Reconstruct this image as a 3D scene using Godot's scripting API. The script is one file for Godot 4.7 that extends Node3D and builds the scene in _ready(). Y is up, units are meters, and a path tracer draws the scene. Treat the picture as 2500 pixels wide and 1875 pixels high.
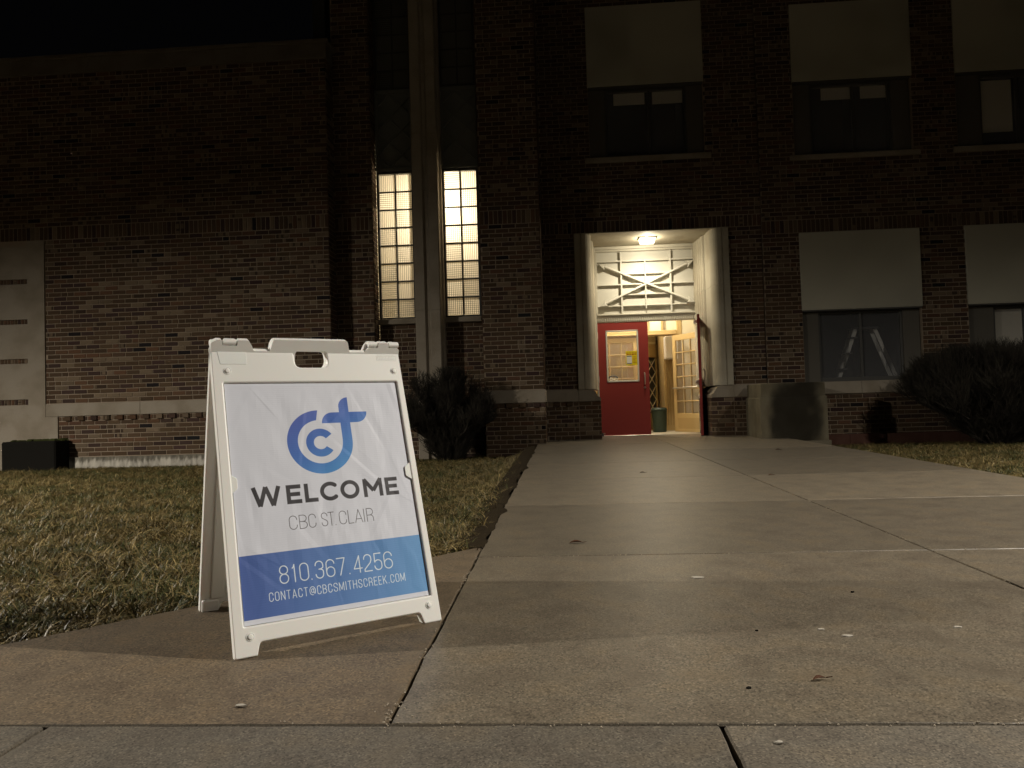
extends Node3D
# A welcome board on the approach to a brick school entrance at night.

const COURSE := 0.0715
const MODULE := 0.216
const JOINT := 0.0135
var rng := RandomNumberGenerator.new()
var used := {}
var mats := {}
var brick_total := 0
var brick_stock := {}


func _ready() -> void:
	rng.seed = 4177
	set_camera_and_light()
	make_materials()
	build_ground()
	build_school()
	build_entrance()
	build_vestibule()
	build_stair_windows()
	build_blocks()
	build_sign()
	build_small_things()
	build_shrubs()
	build_grass()
	build_street_lamps()


func set_camera_and_light() -> void:
	var cam := Camera3D.new()
	cam.name = "camera"
	cam.fov = 54.51
	cam.far = 300.0
	cam.near = 0.05
	cam.basis = Basis(Vector3.UP, deg_to_rad(3.739)) * Basis(Vector3.RIGHT, deg_to_rad(1.736)) * Basis(Vector3.BACK, deg_to_rad(-1.689))
	cam.position = Vector3(0, 0.682, 0)
	add_child(cam)
	cam.current = true
	var we := WorldEnvironment.new()
	we.name = "night_environment"
	var env := Environment.new()
	env.background_mode = Environment.BG_SKY
	var sky := Sky.new()
	var psm := ProceduralSkyMaterial.new()
	psm.sky_top_color = Color(0.010, 0.010, 0.012)
	psm.sky_horizon_color = Color(0.030, 0.027, 0.023)
	psm.ground_bottom_color = Color(0.01, 0.01, 0.01)
	psm.ground_horizon_color = Color(0.030, 0.027, 0.023)
	psm.sky_curve = 0.12
	psm.energy_multiplier = 1.0
	sky.sky_material = psm
	env.sky = sky
	env.tonemap_mode = Environment.TONE_MAPPER_LINEAR
	env.tonemap_exposure = 1.0
	env.sdfgi_enabled = true
	env.ssao_enabled = true
	env.ssil_enabled = true
	we.environment = env
	add_child(we)


# ---------------------------------------------------------------- names and nodes
func numbered(parent: Node, called: String) -> String:
	var key := str(parent.get_instance_id()) + called
	var n: int = used.get(key, 0)
	used[key] = n + 1
	return called if n == 0 else "%s_%03d" % [called, n]


func thing(called: String, label: String, category: String, at := Vector3.ZERO, turn := 0.0, group := "") -> Node3D:
	var o := Node3D.new()
	o.name = numbered(self, called)
	o.position = at
	o.rotation.y = turn
	add_child(o, true)
	tag(o, label, category, group)
	return o


func tag(o: Node3D, label: String, category: String, group := "") -> void:
	if label != "":
		o.set_meta("label", label)
	if category != "":
		o.set_meta("category", category)
	if group != "":
		o.set_meta("group", group)


func obj(called: String, mesh: Mesh, m: Material, parent: Node3D = null) -> MeshInstance3D:
	var p: Node3D = parent if parent else self
	var o := MeshInstance3D.new()
	o.name = numbered(p, called)
	o.mesh = mesh
	o.material_override = m
	p.add_child(o, true)
	return o


func part(called: String, b: MB, m: Material, parent: Node3D = null) -> MeshInstance3D:
	return obj(called, b.mesh(), m, parent)


func struct(called: String, b: MB, m: Material) -> MeshInstance3D:
	var o := part(called, b, m)
	o.set_meta("kind", "structure")
	return o


# ---------------------------------------------------------------- mesh builder
class MB:
	var v := PackedVector3Array()
	var n := PackedVector3Array()
	var c := PackedColorArray()
	var uv := PackedVector2Array()
	var xf := Transform3D.IDENTITY

	func tri(a: Vector3, b: Vector3, d: Vector3, col := Color.WHITE) -> void:
		a = xf * a
		b = xf * b
		d = xf * d
		var nn := (b - a).cross(d - a)
		if nn.length_squared() < 1e-18:
			return
		nn = nn.normalized()
		v.push_back(a); v.push_back(d); v.push_back(b)
		for i in 3:
			n.push_back(nn)
			c.push_back(col)

	func trin(a: Vector3, b: Vector3, d: Vector3, na: Vector3, nb: Vector3, nd: Vector3, col := Color.WHITE) -> void:
		v.push_back(xf * a); v.push_back(xf * d); v.push_back(xf * b)
		n.push_back(xf.basis * na); n.push_back(xf.basis * nd); n.push_back(xf.basis * nb)
		for i in 3:
			c.push_back(col)

	func quad(a: Vector3, b: Vector3, d: Vector3, e: Vector3, col := Color.WHITE) -> void:
		tri(a, b, d, col)
		tri(a, d, e, col)

	func quado(a: Vector3, b: Vector3, d: Vector3, e: Vector3, from: Vector3, col := Color.WHITE) -> void:
		# a quad turned away from the point «from»
		if (b - a).cross(d - a).dot((a + b + d + e) / 4.0 - from) < 0.0:
			quad(e, d, b, a, col)
		else:
			quad(a, b, d, e, col)

	func box(mn: Vector3, mx: Vector3, ch := 0.0, col := Color.WHITE) -> void:
		var mid := (mn + mx) / 2.0
		var h := (mx - mn) / 2.0
		ch = minf(ch, 0.49 * minf(h.x, minf(h.y, h.z)))
		for ax in 3:
			var u := (ax + 1) % 3
			var w := (ax + 2) % 3
			for s in [-1.0, 1.0]:
				var q := []
				for k in [[-1, -1], [1, -1], [1, 1], [-1, 1]]:
					var p := Vector3.ZERO
					p[ax] = s * h[ax]
					p[u] = k[0] * (h[u] - ch)
					p[w] = k[1] * (h[w] - ch)
					q.append(mid + p)
				quado(q[0], q[1], q[2], q[3], mid, col)
		if ch <= 0.0:
			return
		for ax in 3:
			var u := (ax + 1) % 3
			var w := (ax + 2) % 3
			for s in [-1.0, 1.0]:
				for t in [-1.0, 1.0]:
					var q := []
					for k in [[-1, 0], [1, 0], [1, 1], [-1, 1]]:
						var p := Vector3.ZERO
						p[ax] = k[0] * (h[ax] - ch)
						p[u] = s * (h[u] - (0.0 if k[1] == 0 else ch))
						p[w] = t * (h[w] - (ch if k[1] == 0 else 0.0))
						q.append(mid + p)
					quado(q[0], q[1], q[2], q[3], mid, col)
		for sx in [-1.0, 1.0]:
			for sy in [-1.0, 1.0]:
				for sz in [-1.0, 1.0]:
					var a := mid + Vector3(sx * h.x, sy * (h.y - ch), sz * (h.z - ch))
					var b := mid + Vector3(sx * (h.x - ch), sy * h.y, sz * (h.z - ch))
					var d := mid + Vector3(sx * (h.x - ch), sy * (h.y - ch), sz * h.z)
					if (b - a).cross(d - a).dot(a - mid) < 0.0:
						tri(a, d, b, col)
					else:
						tri(a, b, d, col)

	func bar(a: Vector3, b: Vector3, wide: float, deep: float, up: Vector3, ch := 0.0, col := Color.WHITE) -> void:
		# a box from a to b; «up» is the direction of its depth
		var keep := xf
		var z := (b - a).normalized()
		var y := (up - z * up.dot(z)).normalized()
		var x := y.cross(z)
		xf = xf * Transform3D(Basis(x, y, z), (a + b) / 2.0)
		var h := (b - a).length() / 2.0
		box(Vector3(-wide / 2, -deep / 2, -h), Vector3(wide / 2, deep / 2, h), ch, col)
		xf = keep

	func tube(pts: Array, rad: Array, sides := 6, col := Color.WHITE, caps := true) -> void:
		var rings := []
		var side := Vector3.ZERO
		for i in pts.size():
			var d: Vector3 = (pts[mini(i + 1, pts.size() - 1)] - pts[maxi(i - 1, 0)]).normalized()
			if side == Vector3.ZERO:
				side = d.cross(Vector3.UP if absf(d.y) < 0.9 else Vector3.RIGHT).normalized()
			else:
				side = (side - d * side.dot(d)).normalized()
			var other := d.cross(side)
			var ring := []
			for k in sides:
				var a := TAU * k / sides
				ring.append(side * cos(a) + other * sin(a))
			rings.append(ring)
		for i in pts.size() - 1:
			for k in sides:
				var k2 := (k + 1) % sides
				var a: Vector3 = pts[i] + rings[i][k] * rad[i]
				var b: Vector3 = pts[i] + rings[i][k2] * rad[i]
				var d: Vector3 = pts[i + 1] + rings[i + 1][k2] * rad[i + 1]
				var e: Vector3 = pts[i + 1] + rings[i + 1][k] * rad[i + 1]
				trin(a, b, d, rings[i][k], rings[i][k2], rings[i + 1][k2], col)
				trin(a, d, e, rings[i][k], rings[i + 1][k2], rings[i + 1][k], col)
		if caps:
			var last := pts.size() - 1
			for k in range(1, sides - 1):
				tri(pts[0] + rings[0][0] * rad[0], pts[0] + rings[0][k + 1] * rad[0], pts[0] + rings[0][k] * rad[0], col)
				tri(pts[last] + rings[last][0] * rad[last], pts[last] + rings[last][k] * rad[last], pts[last] + rings[last][k + 1] * rad[last], col)

	func lathe(profile: Array, sides := 20, col := Color.WHITE) -> void:
		# profile: Vector2(radius, height), bottom to top on the outside, round the y axis
		for i in profile.size() - 1:
			var p: Vector2 = profile[i]
			var q: Vector2 = profile[i + 1]
			var nn := Vector2(q.y - p.y, -(q.x - p.x)).normalized()
			for k in sides:
				var a := TAU * k / sides
				var b := TAU * (k + 1) / sides
				var ca := Vector3(cos(a), 0, -sin(a))
				var cb := Vector3(cos(b), 0, -sin(b))
				var up := Vector3.UP
				trin(ca * p.x + up * p.y, cb * p.x + up * p.y, cb * q.x + up * q.y, ca * nn.x + up * nn.y, cb * nn.x + up * nn.y, cb * nn.x + up * nn.y, col)
				trin(ca * p.x + up * p.y, cb * q.x + up * q.y, ca * q.x + up * q.y, ca * nn.x + up * nn.y, cb * nn.x + up * nn.y, ca * nn.x + up * nn.y, col)

	func prism(poly: PackedVector2Array, lo: float, hi: float, axis := 1, col := Color.WHITE, bevel := 0.0) -> void:
		# poly swept from lo to hi: axis 1 = plan (x, z) swept in y, axis 2 = (x, y) swept in z, axis 0 = (z, y) swept in x
		var inset := poly
		if bevel > 0.0:
			inset = MB.shrunk(poly, bevel)
		var mid2 := Vector2.ZERO
		for p in poly:
			mid2 += p / poly.size()
		var at := func(p: Vector2, t: float) -> Vector3:
			return Vector3(p.x, t, p.y) if axis == 1 else Vector3(p.x, p.y, t) if axis == 2 else Vector3(t, p.y, p.x)
		var ccw := not Geometry2D.is_polygon_clockwise(poly)
		var m := poly.size()
		for i in m:
			var j := (i + 1) % m
			var out2 := Vector2(poly[j].y - poly[i].y, -(poly[j].x - poly[i].x))
			if not ccw:
				out2 = -out2
			var from: Vector3 = at.call((poly[i] + poly[j]) / 2.0 - out2.normalized() * 0.01, (lo + hi) / 2.0)
			quado(at.call(poly[i], lo + bevel), at.call(poly[j], lo + bevel), at.call(poly[j], hi - bevel), at.call(poly[i], hi - bevel), from, col)
			if bevel > 0.0:
				quado(at.call(poly[i], hi - bevel), at.call(poly[j], hi - bevel), at.call(inset[j], hi), at.call(inset[i], hi), from, col)
				quado(at.call(poly[i], lo + bevel), at.call(poly[j], lo + bevel), at.call(inset[j], lo), at.call(inset[i], lo), from, col)
		var t := Geometry2D.triangulate_polygon(inset)
		for i in range(0, t.size(), 3):
			for e in [lo, hi]:
				var a: Vector3 = at.call(inset[t[i]], e)
				var b: Vector3 = at.call(inset[t[i + 1]], e)
				var d: Vector3 = at.call(inset[t[i + 2]], e)
				var away: Vector3 = at.call(Vector2.ZERO, e) - at.call(Vector2.ZERO, (lo + hi) / 2.0)
				if (b - a).cross(d - a).dot(away) < 0.0:
					tri(a, d, b, col)
				else:
					tri(a, b, d, col)

	static func shrunk(poly: PackedVector2Array, by: float) -> PackedVector2Array:
		# every corner moved inwards by «by» along its mitre
		var out := PackedVector2Array()
		var m := poly.size()
		var s := 1.0 if not Geometry2D.is_polygon_clockwise(poly) else -1.0
		for i in m:
			var a := (poly[i] - poly[(i + m - 1) % m]).normalized()
			var b := (poly[(i + 1) % m] - poly[i]).normalized()
			var na := Vector2(-a.y, a.x) * s
			var nb := Vector2(-b.y, b.x) * s
			var mid := (na + nb)
			mid = mid / maxf(0.5, mid.dot(na)) if mid.length() > 0.01 else na
			out.push_back(poly[i] + mid * by)
		return out

	func mesh() -> ArrayMesh:
		var a := []
		a.resize(Mesh.ARRAY_MAX)
		a[Mesh.ARRAY_VERTEX] = v
		a[Mesh.ARRAY_NORMAL] = n
		a[Mesh.ARRAY_COLOR] = c
		if uv.size() == v.size():
			a[Mesh.ARRAY_TEX_UV] = uv
		var m := ArrayMesh.new()
		m.add_surface_from_arrays(Mesh.PRIMITIVE_TRIANGLES, a)
		return m


# ---------------------------------------------------------------- materials
func lin(r: float, g: float, b: float) -> Color:
	return Color(r, g, b).linear_to_srgb()


func noise_tex(freq: float, seed_: int, ramp: Array, kind := FastNoiseLite.TYPE_SIMPLEX_SMOOTH, oct := 4, size := 512, as_normal := false, stretch := Vector2i(1, 1)) -> NoiseTexture2D:
	var f := FastNoiseLite.new()
	f.noise_type = kind
	f.seed = seed_
	f.frequency = freq
	f.fractal_octaves = oct
	if oct <= 1:
		f.fractal_type = FastNoiseLite.FRACTAL_NONE
	var t := NoiseTexture2D.new()
	t.width = size * stretch.x
	t.height = size * stretch.y
	t.seamless = true
	t.generate_mipmaps = false
	t.noise = f
	t.as_normal_map = as_normal
	if ramp.size():
		var g := Gradient.new()
		var off := PackedFloat32Array()
		var cols := PackedColorArray()
		for e in ramp:
			off.push_back(e[0])
			cols.push_back(e[1])
		g.offsets = off
		g.colors = cols
		t.color_ramp = g
	return t


func grey(x: float) -> Color:
	return Color(x, x, x)


func mat(called: String, col: Color, rough := 0.8, spec := 0.5) -> StandardMaterial3D:
	var m := StandardMaterial3D.new()
	m.resource_name = called
	m.albedo_color = col
	m.roughness = rough
	m.metallic_specular = spec
	mats[called] = m
	return m


func weather(m: StandardMaterial3D, tex: Texture2D, scale_: float, bump: Texture2D, bump_cm: float, big: Texture2D = null, big_scale := 0.3) -> void:
	m.albedo_texture = tex
	m.uv1_triplanar = true
	m.uv1_world_triplanar = true
	m.uv1_scale = Vector3.ONE * scale_
	if bump:
		m.heightmap_enabled = true
		m.heightmap_texture = bump
		m.heightmap_scale = bump_cm
	if big:
		m.detail_enabled = true
		m.detail_albedo = big
		m.detail_blend_mode = BaseMaterial3D.BLEND_MODE_MUL
		m.detail_uv_layer = BaseMaterial3D.DETAIL_UV_2
		m.uv2_triplanar = true
		m.uv2_world_triplanar = true
		m.uv2_scale = Vector3.ONE * big_scale


func make_materials() -> void:
	# aggregate: grains of their own tone, over a fine mottling
	var sand := noise_tex(0.21, 5, [[0.0, grey(0.54)], [0.10, grey(0.68)], [0.35, grey(0.76)], [0.62, grey(0.82)], [0.88, grey(0.87)], [0.95, grey(0.95)], [0.98, grey(1.0)], [1.0, grey(1.0)]], FastNoiseLite.TYPE_CELLULAR, 1, 1024)
	(sand.noise as FastNoiseLite).cellular_return_type = FastNoiseLite.RETURN_CELL_VALUE
	(sand.noise as FastNoiseLite).cellular_jitter = 1.0
	var sand_h := noise_tex(0.30, 15, [], FastNoiseLite.TYPE_VALUE, 2, 1024)
	var blotch := noise_tex(0.010, 8, [[0.0, Color(0.86, 0.85, 0.84)], [0.35, Color(0.93, 0.92, 0.91)], [0.5, Color(0.96, 0.96, 0.955)], [0.65, Color(0.99, 0.98, 0.96)], [1.0, Color(1.0, 0.97, 0.92)]], FastNoiseLite.TYPE_SIMPLEX_SMOOTH, 7, 1024)
	var fine := noise_tex(0.10, 21, [[0.0, grey(0.70)], [0.4, grey(0.88)], [0.7, grey(0.97)], [1.0, grey(1.0)]], FastNoiseLite.TYPE_SIMPLEX_SMOOTH, 4, 512)
	var fine_h := noise_tex(0.10, 21, [], FastNoiseLite.TYPE_SIMPLEX_SMOOTH, 4, 512)
	var streak := noise_tex(0.008, 33, [[0.0, Color(0.87, 0.86, 0.83)], [0.35, Color(0.94, 0.93, 0.91)], [0.55, Color(0.98, 0.98, 0.97)], [1.0, grey(1.0)]], FastNoiseLite.TYPE_SIMPLEX_SMOOTH, 5, 512)

	var m := mat("walk_concrete", lin(0.235, 0.196, 0.142), 0.45, 0.5)
	weather(m, sand, 1.15, sand_h, 0.03, blotch, 0.42)
	m = mat("approach_concrete", lin(0.250, 0.188, 0.120), 0.66, 0.45)
	weather(m, sand, 1.05, sand_h, 0.03, blotch, 0.5)
	m = mat("sidewalk_concrete", lin(0.205, 0.176, 0.136), 0.68, 0.45)
	weather(m, sand, 1.25, sand_h, 0.04, blotch, 0.4)
	m = mat("soil", lin(0.045, 0.033, 0.018), 0.95, 0.2)
	weather(m, fine, 3.0, fine_h, 1.0, blotch, 0.6)
	m = mat("mortar", lin(0.345, 0.275, 0.205), 0.95, 0.2)
	weather(m, fine, 5.0, fine_h, 0.15, streak, 0.12)
	m = mat("brick", Color.WHITE, 0.85, 0.3)
	m.vertex_color_use_as_albedo = true
	weather(m, fine, 6.0, fine_h, 0.2)
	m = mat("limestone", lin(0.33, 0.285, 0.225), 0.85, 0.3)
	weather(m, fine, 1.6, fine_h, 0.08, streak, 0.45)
	m = mat("dimmed_limestone", lin(0.16, 0.14, 0.11), 0.9, 0.25)  # limestone with the lamplight's fading at coping height painted into its colour
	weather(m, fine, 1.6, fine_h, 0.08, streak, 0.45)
	m = mat("door_surround_stone", lin(0.46, 0.415, 0.325), 0.8, 0.3)
	weather(m, fine, 1.8, fine_h, 0.06, streak, 0.30)
	m = mat("footing_red", lin(0.12, 0.06, 0.045), 0.9, 0.25)
	weather(m, fine, 2.2, fine_h, 0.3, streak, 0.6)
	m = mat("old_concrete", lin(0.18, 0.158, 0.115), 0.9, 0.25)
	weather(m, fine, 2.2, fine_h, 0.3, streak, 0.6)
	m.vertex_color_use_as_albedo = true
	m = mat("black_concrete", lin(0.012, 0.011, 0.009), 0.95, 0.2)
	weather(m, fine, 2.2, fine_h, 0.3)
	m = mat("white_footing", lin(0.62, 0.58, 0.50), 0.9, 0.25)
	weather(m, fine, 2.0, fine_h, 0.4)
	m.vertex_color_use_as_albedo = true
	m = mat("moss", lin(0.04, 0.045, 0.015), 0.95, 0.1)
	m = mat("infill_panel", lin(0.39, 0.37, 0.29), 0.6, 0.4)
	weather(m, noise_tex(0.004, 81, [[0.0, grey(0.86)], [0.5, grey(0.95)], [1.0, grey(1.0)]], FastNoiseLite.TYPE_SIMPLEX_SMOOTH, 3, 256), 0.4, fine_h, 0.02)
	mat("side_panel", lin(0.085, 0.076, 0.06), 0.6, 0.4)
	mat("window_metal", lin(0.05, 0.048, 0.042), 0.5, 0.5)
	m = mat("spandrel_metal", lin(0.13, 0.135, 0.12), 0.5, 0.5)
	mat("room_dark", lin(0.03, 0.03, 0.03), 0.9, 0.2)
	mat("blind", lin(0.42, 0.39, 0.32), 0.9, 0.2)
	m = mat("clear_glass", Color(1, 1, 1, 0.04), 0.03, 0.5)
	m.transparency = BaseMaterial3D.TRANSPARENCY_ALPHA
	m = mat("stair_wall", lin(0.5, 0.46, 0.37), 0.8, 0.3)
	m = mat("lit_prism_glass", lin(0.93, 0.89, 0.80), 0.5, 0.4)
	m.backlight_enabled = true
	m.backlight = Color(1, 1, 1)
	m.vertex_color_use_as_albedo = true
	m = mat("dark_prism_glass", lin(0.11, 0.105, 0.09), 0.35, 0.5)
	mat("roofing", lin(0.04, 0.04, 0.04), 0.9, 0.2)
	mat("door_red", lin(0.27, 0.034, 0.027), 0.42, 0.5)
	mat("trim_white", lin(0.62, 0.60, 0.52), 0.45, 0.5)
	m = mat("transom_paint", lin(0.54, 0.52, 0.455), 0.5, 0.45)
	mat("frame_paint", lin(0.48, 0.45, 0.37), 0.45, 0.5)
	m = mat("bright_metal", lin(0.60, 0.57, 0.52), 0.3, 0.5)
	m.metallic = 0.9
	mat("dark_metal", lin(0.03, 0.028, 0.026), 0.45, 0.5)
	mat("ochre_paint", lin(0.45, 0.325, 0.145), 0.5, 0.45)
	mat("ochre_wall", lin(0.38, 0.265, 0.11), 0.65, 0.4)
	mat("cream_wall", lin(0.70, 0.64, 0.48), 0.8, 0.3)
	m = mat("milk_glass", lin(0.72, 0.66, 0.52), 0.3, 0.5)
	m.backlight_enabled = true
	m.backlight = Color(0.5, 0.5, 0.5)
	mat("white_enamel", lin(0.78, 0.74, 0.66), 0.4, 0.5)
	mat("bin_green", lin(0.035, 0.06, 0.045), 0.5, 0.5)
	m = mat("inner_floor", lin(0.55, 0.50, 0.40), 0.35, 0.5)
	weather(m, fine, 2.0, null, 0.0)
	mat("lattice_dark", lin(0.03, 0.028, 0.02), 0.3, 0.5)
	mat("rubber_black", lin(0.015, 0.015, 0.015), 0.6, 0.4)
	mat("cord_white", lin(0.7, 0.68, 0.6), 0.8, 0.3)
	mat("notice_yellow", lin(0.75, 0.60, 0.015), 0.6, 0.3)
	mat("paper_white", lin(0.74, 0.72, 0.66), 0.8, 0.3)
	mat("ink_dark", lin(0.05, 0.05, 0.05), 0.8, 0.3)
	mat("ink_red", lin(0.45, 0.08, 0.02), 0.8, 0.3)
	mat("ladder_white", lin(0.45, 0.44, 0.40), 0.5, 0.4)
	m = mat("sign_plastic", lin(0.86, 0.85, 0.81), 0.42, 0.5)
	m.heightmap_enabled = true
	m.heightmap_texture = fine_h
	m.heightmap_scale = 0.012
	m.uv1_triplanar = true
	m.uv1_scale = Vector3.ONE * 9.0
	m.subsurf_scatter_enabled = true
	m.subsurf_scatter_strength = 0.08
	m = mat("twig", Color.WHITE, 0.85, 0.25)
	m.vertex_color_use_as_albedo = true
	m = mat("grass_blade", Color.WHITE, 0.5, 0.45)
	m.vertex_color_use_as_albedo = true
	m.backlight_enabled = true
	m.backlight = Color(0.25, 0.25, 0.2)
	mat("dead_leaf", lin(0.07, 0.03, 0.015), 0.8, 0.3)
	mat("gum_white", lin(0.36, 0.33, 0.28), 0.7, 0.4)
	m = mat("filler", lin(0.085, 0.072, 0.054), 0.9, 0.2)
	weather(m, sand, 1.4, sand_h, 0.1)
	mat("grit", lin(0.36, 0.31, 0.24), 0.8, 0.3)
	mat("chip_dark", lin(0.02, 0.018, 0.015), 0.9, 0.2)
	mat("pole_steel", lin(0.10, 0.10, 0.10), 0.5, 0.5)
	m = mat("lamp_lens", lin(0.9, 0.86, 0.75), 0.4, 0.5)
	m.emission_enabled = true
	m.emission = Color(1.0, 0.93, 0.76)
	m.emission_energy_multiplier = 3.0


# ---------------------------------------------------------------- ground and paving
func walk_y(z: float) -> float:
	return 0.0075 * maxf(0.0, -z - 1.62)


func soil_y(z: float) -> float:
	return -0.03 - 0.0085 * clampf(-z - 2.0, 0.0, 9.6)


func slab(called: String, corners: Array, parent: Node3D, m: Material, lift := 0.0, bevel := 0.0022, thick := 0.1) -> MeshInstance3D:
	var pts := PackedVector2Array()
	for i in corners.size():
		var a: Vector2 = corners[i]
		var b: Vector2 = corners[(i + 1) % corners.size()]
		var k := maxi(1, int((b - a).length() / 0.07))
		for j in k:
			var p := a.lerp(b, float(j) / k)
			var across := (b - a).normalized().orthogonal()
			var jit := rng.randf_range(-0.0022, 0.0022)
			if rng.randf() < 0.05:
				jit += rng.randf_range(-0.006, 0.006)
			pts.push_back(p + across * jit)
	if Geometry2D.is_polygon_clockwise(pts):
		pts.reverse()
	var inner := MB.shrunk(pts, bevel)
	var b := MB.new()
	var n := pts.size()
	var mid := Vector3.ZERO
	for p in pts:
		mid += Vector3(p.x, -0.05, p.y) / n
	for i in n:
		var j := (i + 1) % n
		var yi := walk_y(pts[i].y) + lift
		var yj := walk_y(pts[j].y) + lift
		var a := Vector3(pts[i].x, yi - bevel, pts[i].y)
		var d := Vector3(pts[j].x, yj - bevel, pts[j].y)
		var low := Vector3(0, thick, 0)
		var mi := (Vector2(mid.x, mid.z) - pts[i]).normalized() * 0.05
		var from := a + Vector3(mi.x, -0.03, mi.y)
		b.quado(a - low, d - low, d, a, from)
		b.quado(a, d, Vector3(inner[j].x, yj, inner[j].y), Vector3(inner[i].x, yi, inner[i].y), a + Vector3(mi.x, -0.1, mi.y))
	var t := Geometry2D.triangulate_polygon(inner)
	for i in range(0, t.size(), 3):
		var q := []
		for k in 3:
			var p := inner[t[i + k]]
			q.append(Vector3(p.x, walk_y(p.y) + lift, p.y))
		if (q[1] - q[0]).cross(q[2] - q[0]).y < 0.0:
			b.tri(q[0], q[2], q[1])
		else:
			b.tri(q[0], q[1], q[2])
	var tone := rng.randi_range(0, 2)
	var key := m.resource_name + "_%d" % tone
	if not mats.has(key):
		var t2: StandardMaterial3D = m.duplicate()
		var f: float = [0.93, 1.0, 1.06][tone]
		var c: Color = t2.albedo_color
		t2.albedo_color = Color(c.r * f, c.g * f, c.b * f)
		t2.uv1_offset = Vector3(0.37, 0.11, 0.73) * tone
		mats[key] = t2
	return part(called, b, mats[key], parent)


func rect(x0: float, x1: float, z0: float, z1: float) -> Array:
	return [Vector2(x0, z0), Vector2(x1, z0), Vector2(x1, z1), Vector2(x0, z1)]


func build_ground() -> void:
	var g := MB.new()
	var zs := [150.0, 1.2, -2.0, -4.0, -7.0, -9.0, -11.6, -16.0, -150.0]
	var xs := [-150.0, -20.0, -8.0, -2.0, 4.0, 12.0, 150.0]
	for i in zs.size() - 1:
		for j in xs.size() - 1:
			var a := Vector3(xs[j], soil_y(zs[i]), zs[i])
			var b := Vector3(xs[j + 1], soil_y(zs[i]), zs[i])
			var d := Vector3(xs[j + 1], soil_y(zs[i + 1]), zs[i + 1])
			var e := Vector3(xs[j], soil_y(zs[i + 1]), zs[i + 1])
			g.quad(a, b, d, e)
	struct("ground", g, mats["soil"])

	# the walk to the door: two columns of slabs
	var walk := Node3D.new()
	walk.name = "walkway"
	walk.set_meta("kind", "structure")
	walk.set_meta("label", "wide concrete walk of square slabs leading to the lit entrance")
	add_child(walk)
	var rows := [-1.622, -3.34, -4.94, -6.52, -8.10, -9.70, -11.30, -12.66]
	for i in rows.size() - 1:
		slab("slab", rect(-0.392, 1.557, rows[i] - 0.003, rows[i + 1] + 0.003), walk, mats["walk_concrete"], rng.randf_range(-0.0006, 0.0006))
		slab("slab", rect(1.567, 3.46, rows[i] - 0.003, rows[i + 1] + 0.003), walk, mats["walk_concrete"], rng.randf_range(-0.0006, 0.0006))
	slab("slab", rect(0.68, 2.60, -12.67, -13.95), walk, mats["walk_concrete"])
	slab("approach_slab", [Vector2(-0.404, -1.628), Vector2(-0.404, -3.60), Vector2(-0.75, -3.22), Vector2(-1.32, -2.60), Vector2(-1.74, -2.18), Vector2(-2.45, -1.628)], walk, mats["approach_concrete"], -0.003)
	# bare soil creeping over the walk's left edge
	var dirt := MB.new()
	var dn := FastNoiseLite.new()
	dn.seed = 23
	dn.frequency = 1.1
	dn.fractal_octaves = 4
	for i in 150:
		var z0 := -3.56 - i * 0.052
		var z1 := z0 - 0.052
		var e0 := -0.385 + 0.06 * dn.get_noise_1d(z0 * 1.6)
		var e1 := -0.385 + 0.06 * dn.get_noise_1d(z1 * 1.6)
		var y0 := walk_y(z0)
		var y1 := walk_y(z1)
		for q in [[-0.66, -0.04, -0.56, -0.016], [-0.56, -0.016, -0.44, 0.002], [-0.44, 0.002, 9.0, 0.0008]]:
			var xa: float = q[0]
			var xb0: float = q[2] if q[2] < 8.0 else maxf(e0, -0.435)
			var xb1: float = q[2] if q[2] < 8.0 else maxf(e1, -0.435)
			var ya0: float = y0 + q[1] if q[0] > -0.6 else soil_y(z0) - 0.02
			var ya1: float = y1 + q[1] if q[0] > -0.6 else soil_y(z1) - 0.02
			dirt.quado(Vector3(xa, ya0, z0), Vector3(xb0, y0 + q[3], z0), Vector3(xb1, y1 + q[3], z1), Vector3(xa, ya1, z1), Vector3(-0.5, -1, z0))
	struct("bare_soil", dirt, mats["soil"])
	# crumbs and dirt packed in the joints
	var grit := MB.new()
	for i in 260:
		var p := Vector3.ZERO
		match rng.randi_range(0, 3):
			0: p = Vector3(-0.398 + rng.randf_range(-0.012, 0.012), 0, rng.randf_range(-3.6, -1.62))
			1: p = Vector3(rng.randf_range(-0.4, 3.4), 0, -3.34 + rng.randf_range(-0.010, 0.010))
			2: p = Vector3(rng.randf_range(-2.4, 3.4), 0, -1.622 + rng.randf_range(-0.014, 0.014))
			3: p = Vector3(1.562 + rng.randf_range(-0.008, 0.008), 0, rng.randf_range(-7.0, -1.62))
		var r := rng.randf_range(0.0010, 0.0028)
		p.y = walk_y(p.z) + r * 0.2
		grit.xf = Transform3D(Basis.from_euler(Vector3(rng.randf() * TAU, rng.randf() * TAU, 0)), p)
		grit.box(Vector3(-r, -r * 0.6, -r * 0.8), Vector3(r, r * 0.6, r * 0.8), r * 0.3)
	for i in 110:
		# the crumbled corner where the joints meet, and chips along the pavement joint
		var p := Vector3(-0.405 + rng.randfn(0.0, 0.022), 0, -1.67 + rng.randfn(0.0, 0.040))
		if i > 28:
			p = Vector3(rng.randf_range(-0.3, 1.6), 0, -1.62 + rng.randfn(0.0, 0.012))
		var r := rng.randf_range(0.0009, 0.0026)
		grit.xf = Transform3D(Basis.from_euler(Vector3(rng.randf() * TAU, rng.randf() * TAU, 0)), p)
		grit.box(Vector3(-r, -r * 0.6, -r * 0.8), Vector3(r, r * 0.6, r * 0.8), r * 0.3)
	part("joint_grit", grit, mats["grit"], walk).set_meta("kind", "stuff")

	# old filler in two of the joints
	var fill := MB.new()
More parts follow.
